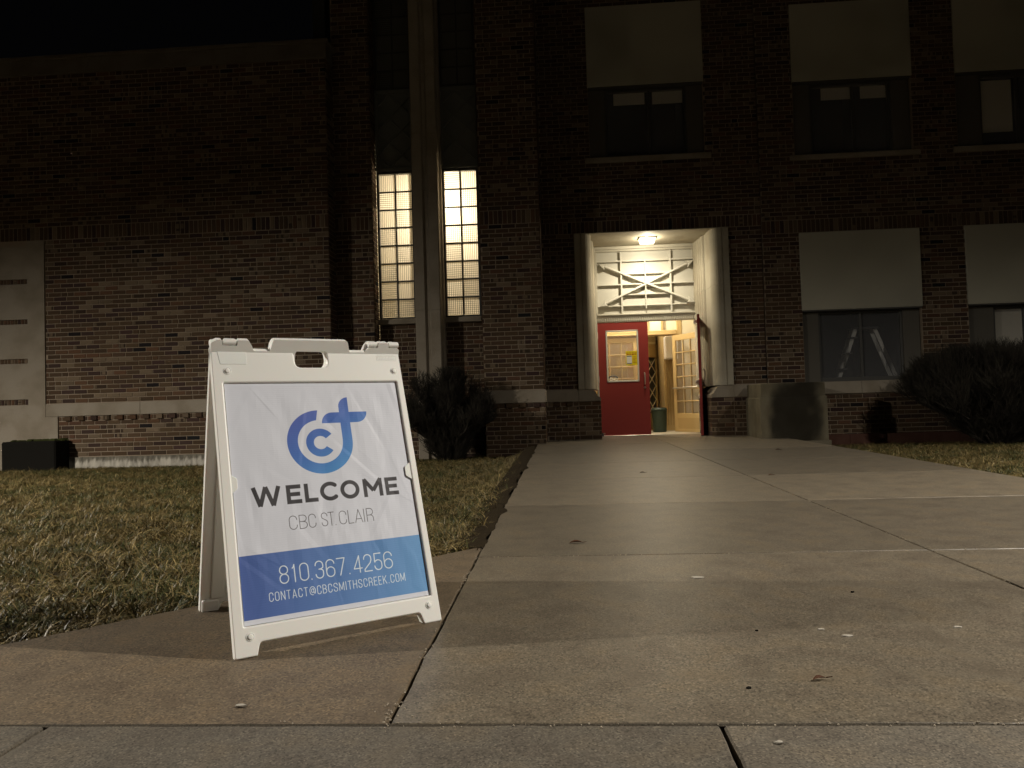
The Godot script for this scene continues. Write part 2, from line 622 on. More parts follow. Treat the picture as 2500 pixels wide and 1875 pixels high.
	fill.box(Vector3(-2.45, -0.08, -1.6265), Vector3(3.46, -0.0022, -1.6115))
	fill.xf = Transform3D(Basis(Vector3.RIGHT, 0.0075), Vector3(0, walk_y(-3.34), -3.34))
	fill.box(Vector3(-0.39, -0.08, -0.006), Vector3(3.46, -0.0026, 0.006))
	part("joint_filler", fill, mats["filler"], walk)

	var sw := Node3D.new()
	sw.name = "pavement"
	sw.set_meta("kind", "structure")
	sw.set_meta("label", "grey concrete pavement crossing in front of the board")
	add_child(sw)
	for k in range(-6, 8):
		var x := 0.315 + 1.485 * k
		slab("slab", rect(x - 1.480, x - 0.006, -1.616, -0.05), sw, mats["sidewalk_concrete"], rng.randf_range(-0.002, 0.000), 0.004)
		slab("slab", rect(x - 1.480, x - 0.006, -0.04, 1.30), sw, mats["sidewalk_concrete"], rng.randf_range(-0.002, 0.000), 0.004)
	var road := MB.new()
	road.box(Vector3(-60, -0.20, 2.6), Vector3(60, -0.08, 9.5))
	struct("road", road, mats["roofing"])
	var kerb := MB.new()
	kerb.box(Vector3(-60, -0.2, 2.44), Vector3(60, 0.03, 2.597), 0.015)
	struct("kerb", kerb, mats["sidewalk_concrete"])


# ---------------------------------------------------------------- brickwork
func brick_tones() -> Array:
	var r := rng.randf()
	var base: Color
	if r < 0.56:
		base = Color(0.092, 0.058, 0.034)
	elif r < 0.66:
		base = Color(0.115, 0.062, 0.036)
	elif r < 0.84:
		base = Color(0.170, 0.124, 0.080)
	elif r < 0.978:
		base = Color(0.060, 0.036, 0.028)
	else:
		base = Color(0.017, 0.014, 0.014)
	var k := rng.randf_range(0.82, 1.18)
	base = Color(base.r * k, base.g * k, base.b * k)
	var out := []
	var mottled := r > 0.66 and r < 0.84 and rng.randf() < 0.62
	for i in 5:
		if mottled and rng.randf() < 0.36:
			out.append(Color(base.r * 0.36, base.g * 0.33, base.b * 0.33))
		else:
			var q := rng.randf_range(0.93, 1.07)
			out.append(Color(base.r * q, base.g * q, base.b * q))
	if not mottled:
		out = [out[0]]
	return out


func add_brick(b: MB, x0: float, x1: float, y0: float, y1: float, zf: float, tones: Array, upright := false, back := 0.022) -> void:
	var e := 0.0035
	var f := [Vector3(x0 + e, y0 + e, zf), Vector3(x1 - e, y0 + e, zf), Vector3(x1 - e, y1 - e, zf), Vector3(x0 + e, y1 - e, zf)]
	var s := [Vector3(x0, y0, zf - e), Vector3(x1, y0, zf - e), Vector3(x1, y1, zf - e), Vector3(x0, y1, zf - e)]
	var k := tones.size()
	for i in k:
		var t0 := float(i) / k
		var t1 := float(i + 1) / k
		if upright:
			b.quad(f[0].lerp(f[3], t0), f[1].lerp(f[2], t0), f[1].lerp(f[2], t1), f[0].lerp(f[3], t1), tones[i])
		else:
			b.quad(f[0].lerp(f[1], t0), f[0].lerp(f[1], t1), f[3].lerp(f[2], t1), f[3].lerp(f[2], t0), tones[i])
	var down := Vector3(0, 0, -back + e)
	for i in 4:
		var j := (i + 1) % 4
		var c: Color = tones[0] if i != 1 else tones[k - 1]
		b.quad(s[i], s[j], f[j], f[i], c)
		b.quad(s[i] + down, s[j] + down, s[j], s[i], c)


func free_runs(x0: float, x1: float, lo: float, hi: float, holes: Array) -> Array:
	var runs := [[x0, x1]]
	for h: Rect2 in holes:
		var over := minf(hi, h.end.y) - maxf(lo, h.position.y)
		if over < 0.4 * (hi - lo):
			continue
		var next := []
		for r in runs:
			if h.end.x <= r[0] or h.position.x >= r[1]:
				next.append(r)
				continue
			if h.position.x > r[0]:
				next.append([r[0], h.position.x])
			if h.end.x < r[1]:
				next.append([h.end.x, r[1]])
		runs = next
	return runs


func hole(x0: float, x1: float, y0: float, y1: float) -> Rect2:
	return Rect2(x0, y0, x1 - x0, y1 - y0)


func brick_wall(called: String, building: Node3D, xf: Transform3D, x0: float, x1: float, y0: float, y1: float, holes := [], veneer := [], soldiers := [], trim := Vector2.ZERO, depth := 0.28, singles := 0) -> MeshInstance3D:
	# holes go through the wall; veneer rectangles only keep bricks away (stone stands there)
	var body := MB.new()
	body.xf = xf
	var bx0 := x0 + trim.x
	var bx1 := x1 - trim.y
	var xs := [bx0, bx1]
	for h: Rect2 in holes:
		for x in [h.position.x, h.end.x]:
			if x > bx0 and x < bx1 and not xs.has(x):
				xs.append(x)
	xs.sort()
	for i in xs.size() - 1:
		var mid: float = (xs[i] + xs[i + 1]) / 2.0
		var spans := [[y0, y1]]
		for h: Rect2 in holes:
			if mid < h.position.x or mid > h.end.x:
				continue
			var next := []
			for s in spans:
				if h.end.y <= s[0] or h.position.y >= s[1]:
					next.append(s)
					continue
				if h.position.y > s[0]:
					next.append([s[0], h.position.y])
				if h.end.y < s[1]:
					next.append([h.end.y, s[1]])
			spans = next
		for s in spans:
			body.box(Vector3(xs[i], s[0], -depth), Vector3(xs[i + 1], s[1], -0.009))
	var wall := part(called, body, mats["mortar"], building)
	var all_holes := holes + veneer
	var rest := MB.new()
	rest.xf = xf
	var stages := []
	var at := y0
	for s in soldiers:
		stages.append([at, s[0], false])
		stages.append([s[0], s[1], true])
		at = s[1]
	stages.append([at, y1, false])
	for st in stages:
		if st[2]:
			for run in free_runs(x0, x1, st[0], st[1], all_holes):
				var n := maxi(1, roundi((run[1] - run[0]) / 0.0735))
				var w: float = (run[1] - run[0]) / n
				for i in n:
					var z := rng.randf_range(-0.0015, 0.001)
					var xx: float = run[0] + i * w
					add_brick(rest, xx + JOINT / 2, xx + w - JOINT / 2, st[0] + JOINT / 2, st[1] - JOINT / 2, z, brick_tones(), true)
			continue
		var n := roundi((st[1] - st[0]) / COURSE)
		if n < 1:
			continue
		var ph: float = (st[1] - st[0]) / n
		for k in n:
			var lo: float = st[0] + k * ph
			var hi := lo + ph
			var shift := (0.5 if k % 2 == 1 else 0.0) * MODULE + rng.randf_range(-0.012, 0.012)
			for run in free_runs(x0, x1, lo, hi, all_holes):
				var i0 := floori((run[0] - shift) / MODULE)
				var i1 := ceili((run[1] - shift) / MODULE)
				for i in range(i0, i1):
					var a: float = maxf(shift + i * MODULE, run[0])
					var b: float = minf(shift + (i + 1) * MODULE, run[1])
					if b - a < 0.032:
						continue
					var cuts := [a, b]
					if b - a > 0.2 and rng.randf() < 0.07:
						cuts = [a, (a + b) / 2.0, b]
					for q in cuts.size() - 1:
						var ax: float = cuts[q] + JOINT / 2
						var bx: float = cuts[q + 1] - JOINT / 2
						var z := rng.randf_range(-0.0015, 0.0012)
						var dy := rng.randf_range(-0.001, 0.001)
						if singles > 0 and brick_total < 300 and bx - ax > 0.19 and wanted_single(xf * Vector3((ax + bx) / 2, lo, 0)):
							brick_total += 1
							singles -= 1
							single_brick(wall, xf, ax, bx, lo + JOINT / 2 + dy, hi - JOINT / 2 + dy, z)
						else:
							add_brick(rest, ax, bx, lo + JOINT / 2 + dy, hi - JOINT / 2 + dy, z, brick_tones())
	if rest.v.size():
		var o := part("bricks", rest, mats["brick"], wall)
		o.set_meta("kind", "stuff")
	return wall


func wanted_single(p: Vector3) -> bool:
	# the nearest, best lit bricks that the board does not hide
	if p.z > -11.6:
		return p.y > 0.95 and p.y < 3.4 and p.x > -8.2 and p.x < -5.7
	return p.y > 0.1 and p.y < 2.1


func single_brick(wall: Node3D, xf: Transform3D, ax: float, bx: float, y0: float, y1: float, z: float) -> void:
	var key := "%d" % rng.randi_range(0, 31)
	var w := MODULE - JOINT
	var h := COURSE - JOINT
	if not brick_stock.has(key):
		var b := MB.new()
		add_brick(b, -w / 2, w / 2, -h / 2, h / 2, 0.0, brick_tones())
		brick_stock[key] = b.mesh()
	var o := obj("brick", brick_stock[key], mats["brick"], wall)
	o.transform = xf * Transform3D(Basis.from_scale(Vector3((bx - ax) / w, (y1 - y0) / h, 1.0)), Vector3((ax + bx) / 2, (y0 + y1) / 2, z))


func facing_right(at: Vector3) -> Transform3D:
	# local x runs away from the viewer, local z points to +x
	return Transform3D(Basis(Vector3(0, 0, -1), Vector3.UP, Vector3(1, 0, 0)), at)


func facing_left(at: Vector3) -> Transform3D:
	return Transform3D(Basis(Vector3(0, 0, 1), Vector3.UP, Vector3(-1, 0, 0)), at)


func course_of_stone(called: String, building: Node3D, x0: float, x1: float, y0: float, y1: float, zf: float, deep: float, piece: float, m: Material) -> void:
	var n := maxi(1, roundi((x1 - x0) / piece))
	var w := (x1 - x0) / n
	for i in n:
		var b := MB.new()
		var dz := rng.randf_range(-0.001, 0.001)
		b.box(Vector3(x0 + i * w + 0.0015, y0, zf - deep), Vector3(x0 + (i + 1) * w - 0.0015, y1, zf + dz), 0.004)
		part(called, b, m, building)


func corbels(building: Node3D, xf: Transform3D, x0: float, x1: float, y0: float, parent_wall: Node3D) -> void:
	# every other brick of the course under the stone band stands proud
	var b := MB.new()
	b.xf = xf
	var x := x0
	var proud := false
	while x < x1 - 0.05:
		var w := minf(0.108, x1 - x)
		if proud:
			add_brick(b, x + 0.004, x + w - 0.004, y0 + 0.004, y0 + 0.075, 0.026, brick_tones(), false, 0.05)
		proud = not proud
		x += w
	part("corbel_bricks", b, mats["brick"], parent_wall).set_meta("kind", "stuff")


func room(building: Node3D, x0: float, x1: float, y0: float, y1: float, z0: float, z1: float, m: Material, called := "room_lining", floor_m: Material = null) -> void:
	# five slabs behind an opening: z0 is the open front, z1 the back
	var t := 0.06
	var b := MB.new()
	b.box(Vector3(x0 - t, y0 - t, z1 - t), Vector3(x1 + t, y1 + t, z1))
	b.box(Vector3(x0 - t, y0 - t, z1), Vector3(x0, y1 + t, z0))
	b.box(Vector3(x1, y0 - t, z1), Vector3(x1 + t, y1 + t, z0))
	b.box(Vector3(x0, y1, z1), Vector3(x1, y1 + t, z0))
	if floor_m == null:
		b.box(Vector3(x0, y0 - t, z1), Vector3(x1, y0, z0))
	part(called, b, m, building)
	if floor_m:
		var f := MB.new()
		f.box(Vector3(x0, y0 - t, z1), Vector3(x1, y0, z0))
		part("inner_floor", f, floor_m, building)


# ---------------------------------------------------------------- the school
var school: Node3D


func build_school() -> void:
	school = thing("school_building", "dark brick school building with limestone bands, lit stair windows and lit doorway", "building")
	var wing := brick_wall("wing_wall", school, Transform3D(Basis(), Vector3(0, 0, -11.45)), -14.0, -3.56, -0.2, 6.29, [], [hole(-9.62, -8.25, -0.2, 3.59), hole(-9.9, -8.05, -0.2, 0.735), hole(-8.25, -3.5, 0.735, 0.94), hole(-14, -9.6, 0.735, 0.94), hole(-14, -3.5, -0.3, 0.08)], [[3.59, 3.805]], Vector2(0, 0.022), 0.28, 300)
	corbels(school, Transform3D(Basis(), Vector3(0, 0, -11.45)), -8.04, -3.57, 0.658, wing)
	brick_wall("wing_return", school, facing_right(Vector3(-3.56, 0, -11.45)), 0.022, 0.36, -0.2, 6.29, [], [hole(0, 1, 0.735, 0.94)], [], Vector2(0, 0), 0.2)
	course_of_stone("band_stone", school, -8.25, -3.545, 0.737, 0.938, -11.437, 0.1, 1.55, mats["limestone"])
	var ret := MB.new()
	ret.box(Vector3(-3.66, 0.737, -11.80), Vector3(-3.545, 0.938, -11.5375), 0.003)
	part("band_stone", ret, mats["limestone"], school)
	var ft := MB.new()
	var fn := FastNoiseLite.new()
	fn.seed = 9
	fn.frequency = 3.0
	fn.fractal_octaves = 4
	var tone := func(x: float, y: float) -> Color:
		var edge := 0.012 + 0.05 * fn.get_noise_1d(x * 0.7) + 0.06 * fn.get_noise_1d(x * 6.0 + 50.0)
		var k := smoothstep(edge - 0.025, edge + 0.02, y + 0.02 * fn.get_noise_2d(x * 3.0, y * 1.2))
		var streak := 0.8 + 0.5 * fn.get_noise_2d(x * 4.0, y * 0.6)
		return Color(0.95, 0.94, 0.92).lerp(Color(0.36, 0.35, 0.32), k) * clampf(streak, 0.45, 1.0)
	for i in 300:
		for j in 14:
			var xa := -8.04 + 0.01505 * i
			var ya := -0.25 + 0.0234 * j
			var at := ft.v.size()
			var q := [Vector2(xa, ya), Vector2(xa + 0.01505, ya), Vector2(xa + 0.01505, ya + 0.0234), Vector2(xa, ya + 0.0234)]
			ft.quad(Vector3(q[0].x, q[0].y, -11.40), Vector3(q[1].x, q[1].y, -11.40), Vector3(q[2].x, q[2].y, -11.40), Vector3(q[3].x, q[3].y, -11.40))
			var order := [0, 2, 1, 0, 3, 2]
			for k in 6:
				ft.c[at + k] = tone.call(q[order[k]].x, q[order[k]].y)
	ft.box(Vector3(-8.04, -0.25, -11.6), Vector3(-3.525, 0.078, -11.4005), 0.0, Color(0.4, 0.39, 0.36))
	part("footing", ft, mats["white_footing"], school)
	# coping of the low wing
	course_of_stone("coping_stone", school, -14.0, -3.545, 6.292, 6.53, -11.42, 0.35, 1.3, mats["dimmed_limestone"])
	course_of_stone("coping_cap", school, -14.0, -3.50, 6.532, 6.585, -11.385, 0.42, 1.3, mats["dimmed_limestone"])
	var flat := MB.new()
	flat.box(Vector3(-14.0, 6.1, -20), Vector3(-3.6, 6.25, -11.73))
	part("flat_roof", flat, mats["roofing"], school)
	# limestone pier with four rows of small upright bricks
	var pier := MB.new()
	var rows := [0.936, 1.028, 1.603, 1.682, 2.24, 2.318, 2.89, 2.97]
	var lows := [-0.2] + [1.028, 1.682, 2.318, 2.97]
	var tops := [0.936, 1.603, 2.24, 2.89, 3.50]
	for i in 5:
		pier.box(Vector3(-9.62, lows[i], -11.75), Vector3(-8.54, tops[i], -11.436))
	pier.box(Vector3(-8.54, -0.2, -11.75), Vector3(-8.252, 3.588, -11.436))
	pier.box(Vector3(-8.252, -0.2, -11.75), Vector3(-8.05, 0.735, -11.436))
	pier.box(Vector3(-9.62, 0.936, -11.75), Vector3(-8.54, 3.5, -11.48))
	pier.box(Vector3(-9.9, -0.2, -11.75), Vector3(-9.62, 0.735, -11.436))
	var pr := part("limestone_panel", pier, mats["limestone"], school)
	for i in 4:
		var xx := -9.60
		while xx < -8.56:
			var b := MB.new()
			b.xf = Transform3D(Basis(), Vector3(0, 0, -11.45))
			add_brick(b, xx + 0.006, minf(xx + 0.052, -8.545), rows[i * 2] + 0.006, rows[i * 2 + 1] - 0.006, 0.002, brick_tones(), true, 0.03)
			part("brick", b, mats["brick"], pr)
			xx += 0.0585

	# recessed stair tower
	var T := Transform3D(Basis(), Vector3(0, 0, -11.8))
	var s := [[3.60, 3.825]]
	brick_wall("stair_tower_wall", school, T, -3.58, -2.95, -0.2, 9.0, [], [hole(-4, -2, 0.735, 0.94)], s, Vector2(0, 0.022))
	course_of_stone("band_stone", school, -3.56, -2.94, 0.737, 0.938, -11.787, 0.1, 1.0, mats["limestone"])
	brick_wall("stair_tower_return", school, facing_right(Vector3(-2.95, 0, -11.8)), 0.022, 0.31, -0.2, 9.0, [], [], [], Vector2.ZERO, 0.2)
	var tr := brick_wall("stair_tower_wall", school, T, -1.22, -0.25, -0.2, 9.0, [], [hole(-2, 0, 0.735, 0.94)], s, Vector2(0.022, 0.022))
	corbels(school, T, -1.2, -0.26, 0.658, tr)
	course_of_stone("band_stone", school, -1.22, -0.237, 0.737, 0.938, -11.787, 0.1, 2.0, mats["limestone"])
	brick_wall("stair_tower_return", school, facing_right(Vector3(-0.25, 0, -11.8)), 0.022, 0.9, -0.2, 9.0, [], [hole(0, 1, 0.735, 0.94)], [], Vector2.ZERO, 0.2)
	var rb := MB.new()
	rb.box(Vector3(-0.34, 0.737, -12.69), Vector3(-0.237, 0.938, -11.888), 0.003)
	part("band_stone", rb, mats["limestone"], school)
	brick_wall("stair_tower_return", school, facing_left(Vector3(-1.22, 0, -12.1)), 0.0, 0.278, -0.2, 9.0, [], [], [], Vector2.ZERO, 0.2)
	# the window bay between them
	brick_wall("stair_bay_wall", school, Transform3D(Basis(), Vector3(0, 0, -12.1)), -2.95, -1.22, -0.2, 9.0, [hole(-2.94, -2.34, 2.085, 9.1), hole(-1.845, -1.26, 2.085, 9.1)], [], [], Vector2.ZERO, 0.15)
	var centre := MB.new()
	var plan := PackedVector2Array([Vector2(-2.283, -12.08), Vector2(-2.283, -11.76), Vector2(-2.268, -11.745), Vector2(-2.125, -11.745), Vector2(-2.098, -11.79), Vector2(-2.052, -11.79), Vector2(-2.025, -11.745), Vector2(-1.885, -11.745), Vector2(-1.87, -11.76), Vector2(-1.87, -11.93), Vector2(-1.845, -11.96), Vector2(-1.845, -12.08)])
	for k in [[-0.2, 2.262], [2.265, 5.1], [5.103, 9.0]]:
		var piece := MB.new()
		piece.prism(plan, k[0], k[1], 1)
		part("stone_mullion", piece, mats["limestone"], school)
	# roofs, back and side walls, so that no light strays through
	var shell := MB.new()
	shell.box(Vector3(-3.9, 9.0, -20), Vector3(14, 9.25, -11.78))
	shell.box(Vector3(-14.2, -0.2, -20.2), Vector3(14.2, 9.0, -20))
	shell.box(Vector3(13.9, -0.2, -20), Vector3(14.2, 9.0, -12.95))
	shell.box(Vector3(-14.2, -0.2, -20), Vector3(-13.9, 6.25, -11.75))
	shell.box(Vector3(-3.9, 6.25, -20), Vector3(-3.7, 9.0, -11.9))
	part("back_walls_and_roof", shell, mats["roofing"], school)

	# entrance block
	var E := Transform3D(Basis(), Vector3(0, 0, -12.7))
	var door_hole := hole(0.30, 2.885, -0.3, 3.60)
	var ew := brick_wall("entrance_wall", school, E, -0.25, 3.45, -0.2, 9.0, [door_hole, hole(0.62, 2.56, 4.885, 7.5)], [hole(-0.3, 0.30, 0.735, 0.94), hole(2.88, 3.5, 0.735, 0.94)], [[3.60, 3.80]], Vector2(0.0, 0.01))
	corbels(school, E, -0.235, 0.30, 0.658, ew)
	course_of_stone("band_stone", school, -0.25, 0.30, 0.737, 0.938, -12.687, 0.1, 0.9, mats["limestone"])
	course_of_stone("band_stone", school, 2.885, 3.44, 0.737, 0.938, -12.687, 0.1, 0.9, mats["limestone"])
	var R := Transform3D(Basis(), Vector3(0, 0, -12.65))
	var wholes := [hole(4.05, 5.965, 0.94, 3.435), hole(6.71, 8.625, 0.94, 3.44), hole(4.03, 5.955, 4.74, 7.3), hole(6.67, 8.6, 4.75, 7.22), hole(9.37, 11.29, 0.94, 3.44), hole(9.33, 11.25, 4.75, 7.22)]
	brick_wall("classroom_wall", school, R, 3.44, 14.0, -0.2, 9.0, wholes, [hole(3.3, 14, 0.735, 0.94)], [[3.44, 3.66]], Vector2(0.012, 0.0))
	course_of_stone("band_stone", school, 3.44, 14.0, 0.737, 0.938, -12.630, 0.12, 1.5, mats["limestone"])
	course_of_stone("footing_brick", school, 4.1, 14.0, -0.25, 0.07, -12.52, 0.12, 0.6, mats["footing_red"])
	classroom_window(0.62, 2.56, 4.885, 7.5, 6.105, -12.7, [[1.067, 1.60, 5.86, 6.12], [1.733, 2.262, 5.85, 6.12]], 1.66, 0.28, 4.79)
	classroom_window(4.03, 5.955, 4.74, 7.3, 5.98, -12.65, [[4.559, 5.066, 5.735, 6.02], [5.209, 5.722, 5.73, 6.02]], 5.05, 0.30, 4.655)
	classroom_window(6.67, 8.6, 4.75, 7.22, 5.985, -12.65, [[7.13, 7.66, 5.04, 5.90]], 7.70, 0.42, 4.66)
	classroom_window(9.33, 11.25, 4.75, 7.22, 5.985, -12.65, [], 10.3, 0.30, 4.66)
	classroom_window(4.05, 5.965, 0.94, 3.435, 2.135, -12.65, [], 5.02, 0.275, -1.0)
	classroom_window(6.71, 8.625, 0.94, 3.44, 2.135, -12.65, [[7.16, 7.65, 1.2, 2.06]], 7.68, 0.43, -1.0)
	classroom_window(9.37, 11.29, 0.94, 3.44, 2.135, -12.65, [], 10.3, 0.30, -1.0)


func classroom_window(x0: float, x1: float, y0: float, y1: float, split: float, z: float, blinds: Array, mull: float, side: float, sill_y: float) -> void:
	var w := Node3D.new()
	w.name = numbered(school, "window")
	school.add_child(w)
	var b := MB.new()
	b.box(Vector3(x0 - 0.012, split, z - 0.06), Vector3(x1 + 0.012, y1 - 0.004, z + 0.028), 0.004)
	part("infill_panel", b, mats["infill_panel"], w)
	b = MB.new()
	b.box(Vector3(x0, split - 0.022, z - 0.10), Vector3(x1, split - 0.001, z + 0.02), 0.002)
	part("panel_edge", b, mats["window_metal"], w)
	for e in [[x0 + 0.002, x0 + side], [x1 - side, x1 - 0.002]]:
		b = MB.new()
		b.box(Vector3(e[0], y0, z - 0.16), Vector3(e[1], split - 0.023, z - 0.075), 0.004)
		part("side_panel", b, mats["side_panel"], w)
	var ix0 := x0 + side
	var ix1 := x1 - side
	var fz := z - 0.12
	b = MB.new()
	b.box(Vector3(ix0, y0, fz - 0.05), Vector3(ix0 + 0.035, split - 0.023, fz + 0.02), 0.003)
	b.box(Vector3(ix1 - 0.035, y0, fz - 0.05), Vector3(ix1, split - 0.023, fz + 0.02), 0.003)
	b.box(Vector3(ix0 + 0.035, y0, fz - 0.05), Vector3(ix1 - 0.035, y0 + 0.07, fz + 0.02), 0.003)
	b.box(Vector3(ix0 + 0.035, split - 0.065, fz - 0.05), Vector3(ix1 - 0.035, split - 0.023, fz + 0.02), 0.003)
	part("frame", b, mats["window_metal"], w)
	b = MB.new()
	b.box(Vector3(mull - 0.02, y0 + 0.07, fz - 0.04), Vector3(mull + 0.02, split - 0.065, fz + 0.012), 0.003)
	part("mullion", b, mats["window_metal"], w)
	for e in [[ix0 + 0.035, mull - 0.02], [mull + 0.02, ix1 - 0.035]]:
		b = MB.new()
		b.box(Vector3(e[0], y0 + 0.07, fz - 0.018), Vector3(e[1], split - 0.065, fz - 0.012))
		part("pane", b, mats["clear_glass"], w)
	for q in blinds:
		b = MB.new()
		b.box(Vector3(q[0], q[2], fz - 0.075), Vector3(q[1], minf(q[3], split - 0.02), fz - 0.07))
		b.box(Vector3(q[0], q[2] - 0.012, fz - 0.079), Vector3(q[1], q[2], fz - 0.066), 0.002)
		part("roller_blind", b, mats["blind"], w)
	if sill_y > 0.0:
		b = MB.new()
		b.box(Vector3(x0 - 0.09, sill_y, z - 0.11), Vector3(x1 + 0.10, y0 - 0.001, z + 0.035), 0.006)
		part("sill", b, mats["limestone"], w)
	room(school, x0 - 0.02, x1 + 0.02, y0 - 0.02, y1 + 0.02, z - 0.281, z - 3.0, mats["room_dark"])


# ---------------------------------------------------------------- the doorway
func mirrored(plan: Array, centre: float) -> PackedVector2Array:
	var out := PackedVector2Array()
	for p: Vector2 in plan:
		out.push_back(Vector2(2.0 * centre - p.x, p.y))
	return out


func build_entrance() -> void:
	# stone surround: splayed, rounded jambs with three reeds, and a flat soffit
	var plan := [Vector2(0.302, -12.66), Vector2(0.392, -12.66), Vector2(0.398, -12.675), Vector2(0.410, -12.675), Vector2(0.416, -12.66)]
	for k in 9:
		var a := PI / 2 * (1.0 - k / 8.0)
		plan.append(Vector2(0.43 + 0.165 * cos(a), -12.86 + 0.20 * sin(a)))
	plan.append_array([Vector2(0.602, -13.20), Vector2(0.622, -13.215)])
	for r in 4:
		var z0 := -13.22 - r * 0.13
		for k in 5:
			var a := PI * k / 4.0
			plan.append(Vector2(0.622 + 0.012 * r + 0.020 * sin(a), z0 - 0.055 + 0.05 * cos(a)))
	plan.append_array([Vector2(0.685, -13.78), Vector2(0.685, -13.95), Vector2(0.302, -13.95)])
	var left := PackedVector2Array(plan)
	var right := mirrored(plan, 1.5935)
	for q in [[left, "l"], [right, "r"]]:
		for y in [[0.94, 2.62], [2.623, 3.585]]:
			var j := MB.new()
			j.prism(q[0], y[0], y[1], 1)
			part("stone_jamb", j, mats["door_surround_stone"], school)
	var soffit := MB.new()
	soffit.box(Vector3(0.302, 3.587, -13.95), Vector3(2.883, 3.80, -12.72), 0.0)
	part("stone_soffit", soffit, mats["door_surround_stone"], school)
	var edge := MB.new()
	edge.box(Vector3(0.302, 3.587, -12.7195), Vector3(2.883, 3.603, -12.675), 0.004)
	part("stone_soffit_edge", edge, mats["door_surround_stone"], school)
	# plinths below the jambs: brick with a swept stone cap
	for side in [[0.30, 0.675, 1.0], [2.512, 2.885, -1.0]]:
		var core := MB.new()
		core.box(Vector3(side[0] + (0.0 if side[2] > 0 else 0.012), -0.2, -13.92), Vector3(side[1] - (0.012 if side[2] > 0 else 0.0), 0.735, -12.709))
		var p := part("plinth", core, mats["mortar"], school)
		var b := MB.new()
		var n := 10
		for k in n:
			var y0 := 0.02 + k * COURSE
			var off := 0.0 if k % 2 else 0.108
			var x: float = side[0] - off
			while x < side[1]:
				var xa := maxf(x, side[0]) + 0.006
				var xb := minf(x + MODULE, side[1]) - 0.006
				if xb - xa > 0.03:
					b.xf = Transform3D(Basis(), Vector3(0, 0, -12.7))
					add_brick(b, xa, xb, y0 + 0.006, y0 + COURSE - 0.006, rng.randf_range(-0.001, 0.001), brick_tones())
				x += MODULE
			# the reveal
			b.xf = facing_right(Vector3(side[1], 0, -12.7)) if side[2] > 0 else facing_left(Vector3(side[0], 0, -13.85))
			var t := 0.022 - off
			while t < 1.10:
				var ta := maxf(t, 0.022) + 0.006
				var tb := minf(t + MODULE, 1.12) - 0.006
				if tb - ta > 0.03:
					add_brick(b, ta, tb, y0 + 0.006, y0 + COURSE - 0.006, rng.randf_range(-0.001, 0.001), brick_tones())
				t += MODULE
		part("bricks", b, mats["brick"], p).set_meta("kind", "stuff")
		var cap := MB.new()
		var prof := PackedVector2Array([Vector2(side[0], 0.737), Vector2(side[1], 0.737), Vector2(side[1], 0.79), Vector2(side[1] - 0.02 * side[2], 0.84)])
		if side[2] > 0:
			prof = PackedVector2Array([Vector2(0.302, 0.737), Vector2(0.675, 0.737), Vector2(0.675, 0.785), Vector2(0.635, 0.81), Vector2(0.600, 0.86), Vector2(0.575, 0.91), Vector2(0.52, 0.939), Vector2(0.302, 0.939)])
		else:
			prof = mirrored([Vector2(0.302, 0.737), Vector2(0.675, 0.737), Vector2(0.675, 0.785), Vector2(0.635, 0.81), Vector2(0.600, 0.86), Vector2(0.575, 0.91), Vector2(0.52, 0.939), Vector2(0.302, 0.939)], 1.5935)
		cap.prism(prof, -13.93, -12.685, 2)
		part("swept_stone", cap, mats["limestone"], school)
	# metal door frame and transom
	var Z := -13.86
	var fr := MB.new()
	for x in [[0.678, 0.708], [2.563, 2.60]]:
		fr.box(Vector3(x[0], 0.09, Z - 0.10), Vector3(x[1], 3.587, Z + 0.05), 0.004)
	fr.box(Vector3(0.708, 3.535, Z - 0.10), Vector3(2.563, 3.587, Z + 0.05), 0.004)
	fr.box(Vector3(0.708, 3.495, Z - 0.10), Vector3(2.563, 3.534, Z + 0.025), 0.004)
	for x in [[0.7085, 0.735], [2.536, 2.5625]]:
		fr.box(Vector3(x[0], 2.34, Z - 0.09), Vector3(x[1], 3.494, Z + 0.02), 0.003)
	part("door_frame", fr, mats["frame_paint"], school)
	var tp := Node3D.new()
	tp.name = "transom"
	school.add_child(tp)
	var b := MB.new()
	b.box(Vector3(0.70, 2.30, Z - 0.06), Vector3(2.57, 3.50, Z - 0.045))
	part("transom_panel", b, mats["transom_paint"], tp)
	var y_of := func(y: float) -> float: return y
	# upright bars
	for q in [[1.179, 2.34, 3.49, 0.032], [2.084, 2.34, 3.49, 0.032], [1.622, 2.42, 3.31, 0.022]]:
		b = MB.new()
		b.box(Vector3(q[0] - q[3] / 2, q[1], Z - 0.045), Vector3(q[0] + q[3] / 2, q[2], Z + 0.018), 0.004)
		part("upright_bar", b, mats["transom_paint"], tp)
	for q in [[0.736, 2.535, 3.317, 0.026, 0.012], [0.736, 2.535, 2.880, 0.026, 0.012], [0.736, 2.535, 2.484, 0.022, 0.012], [1.197, 2.066, 3.076, 0.022, 0.010], [1.197, 2.066, 2.689, 0.022, 0.010]]:
		b = MB.new()
		b.box(Vector3(q[0], q[2] - q[3] / 2, Z - 0.044), Vector3(q[1], q[2] + q[3] / 2, Z + q[4]), 0.004)
		part("cross_bar", b, mats["transom_paint"], tp)
